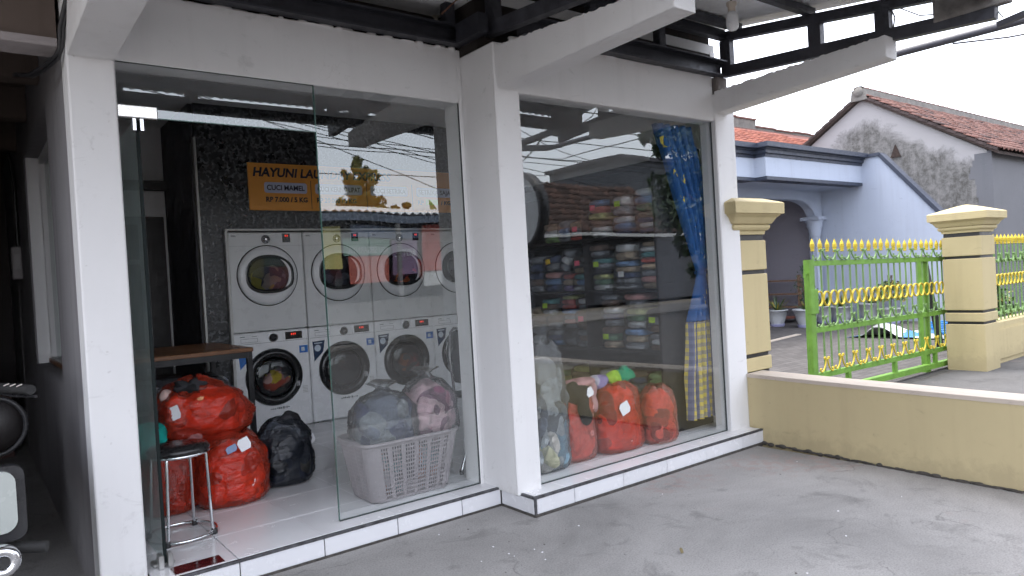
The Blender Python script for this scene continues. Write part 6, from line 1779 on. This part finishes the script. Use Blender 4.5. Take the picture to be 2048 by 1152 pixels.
wires = [((-20, -3.3, 6.2), (40, -3.6, 6.6), .6), ((-20, -3.3, 5.9), (40, -3.6, 6.2), .7), ((-20, -3.4, 5.6), (40, -3.7, 5.8), .5), ((-20, -3.4, 5.2), (40, -3.8, 5.5), .8), ((-20, -3.5, 4.9), (40, -3.9, 5.0), .5), ((-20, -7.6, 6.4), (40, -9.2, 6.5), .9), ((-20, -7.6, 6.1), (40, -9.2, 6.2), .7), ((-20, -7.8, 5.5), (40, -9.0, 5.7), .6), ((4.6, 1.4, 2.95), (19.5, -18.9, 6.5), .3), ((4.6, 1.4, 3.05), (1.2, -9.3, 7.0), .1), ((1.2, -9.3, 7.4), (19.5, -18.9, 7.2), .5), ((1.2, -9.3, 6.6), (10.2, -9.0, 6.2), .2), ((-6, -3.4, 7.0), (10.2, -9.0, 5.0), .3), ((10.2, -9, 6.3), (25, -18, 6.6), .4), ((-14, -9.2, 5.3), (30, -10.2, 5.0), .3), ((1.86, -8.4, 5.59), (21.86, -10.85, 2.98), .0), ((1.81, -8.4, 4.88), (21.98, -10.85, 4.82), .0), ((2.05, -8.36, 5.7), (21.85, -10.93, 3.02), .0), ((1.85, -8.39, 4.6), (21.97, -10.87, 4.74), .0), ((2.03, -8.38, 6.04), (13.76, -9.89, 2.89), .0), ((1.81, -8.39, 3.8), (13.99, -9.89, 4.31), .0), ((2.68, -8.2, 5.46), (21.87, -11.31, 3.73), .0)]
names = ['lowest', 'second lowest', 'third', 'fourth', 'fifth', 'far topmost', 'far second', 'far third', 'slanting canopy', 'steep canopy', 'long crossing', 'short linking', 'left crossing', 'right crossing', 'far level', 'upper falling', 'upper rising', 'topmost falling', 'middle rising', 'steeply falling', 'nearly level low', 'short upper']
for i_, ((a, b_, sag), nm) in enumerate(zip(wires, names)):
    a, b_ = Vector(a), Vector(b_); pts = []
    for k in range(17):
        t_ = k / 16; p = a.lerp(b_, t_); p.z -= sag * 4 * t_ * (1 - t_); pts.append(p)
    tag(MB().tube(pts, .011 if i_ > 14 else .014, 5).build('overhead_wire', WIRE), 'thin black overhead wire across the street, the %s one' % nm, 'wire', 'overhead wires mirrored in the glass')
# thin wire in the sky at the right
tag(MB().tube([(21, 9.0, 6.0), (26, 8.8, 6.9), (34, 8.6, 8.2)], .012, 5).build('sky_wire', WIRE), 'single thin wire against the sky above the tiled ridge', 'wire')
# round hanging shop sign at the canopy corner
RS = thing('round_sign', 'round light-box sign with washing machine emblem hung at the canopy corner', 'sign', (4.60, .55, 1.97))
MB().lathe([(.001, -.055), (.39, -.055), (.42, -.05), (.42, .05), (.39, .055), (.001, .055)], (4.60, .55, 1.97), 'x', 40).build('sign_rim', M('sign_dark_rim', (.05, .05, .055), .4), RS)
for s in (-1, 1):
    MB().lathe([(.001, .0565 * s), (.375, .0565 * s)], (4.60, .55, 1.97), 'x', 40).build('sign_face', M('sign_grey_face_%d' % s, (.50, .52, .54), .5, 0, .06), RS)
    x = 4.60 + s * .058
    m = MB()
    for y0, y1, z0, z1 in ((.39, .71, 2.15, 2.165), (.39, .71, 1.775, 1.79), (.39, .405, 1.79, 2.15), (.695, .71, 1.79, 2.15), (.405, .695, 2.075, 2.087)): m.box(x - .001, x + .001, y0, y1, z0, z1)
    m.build('emblem_outline', KD, RS)
    MB().lathe([(.095, -.001), (.112, -.001), (.112, .001), (.095, .001)], (x, .55, 1.93), 'x', 30).build('emblem_door', KD, RS)
MB().bar((4.46, .55, 2.62), (4.46, 1.42, 2.66), .05, .05).bar((4.60, .55, 2.40), (4.60, .55, 2.64), .03, .03).bar((4.46, .55, 2.63), (4.62, .55, 2.63), .03, .03).bar((4.46, 1.40, 2.5), (4.46, .75, 2.61), .03, .03).build('bracket', TR, RS)
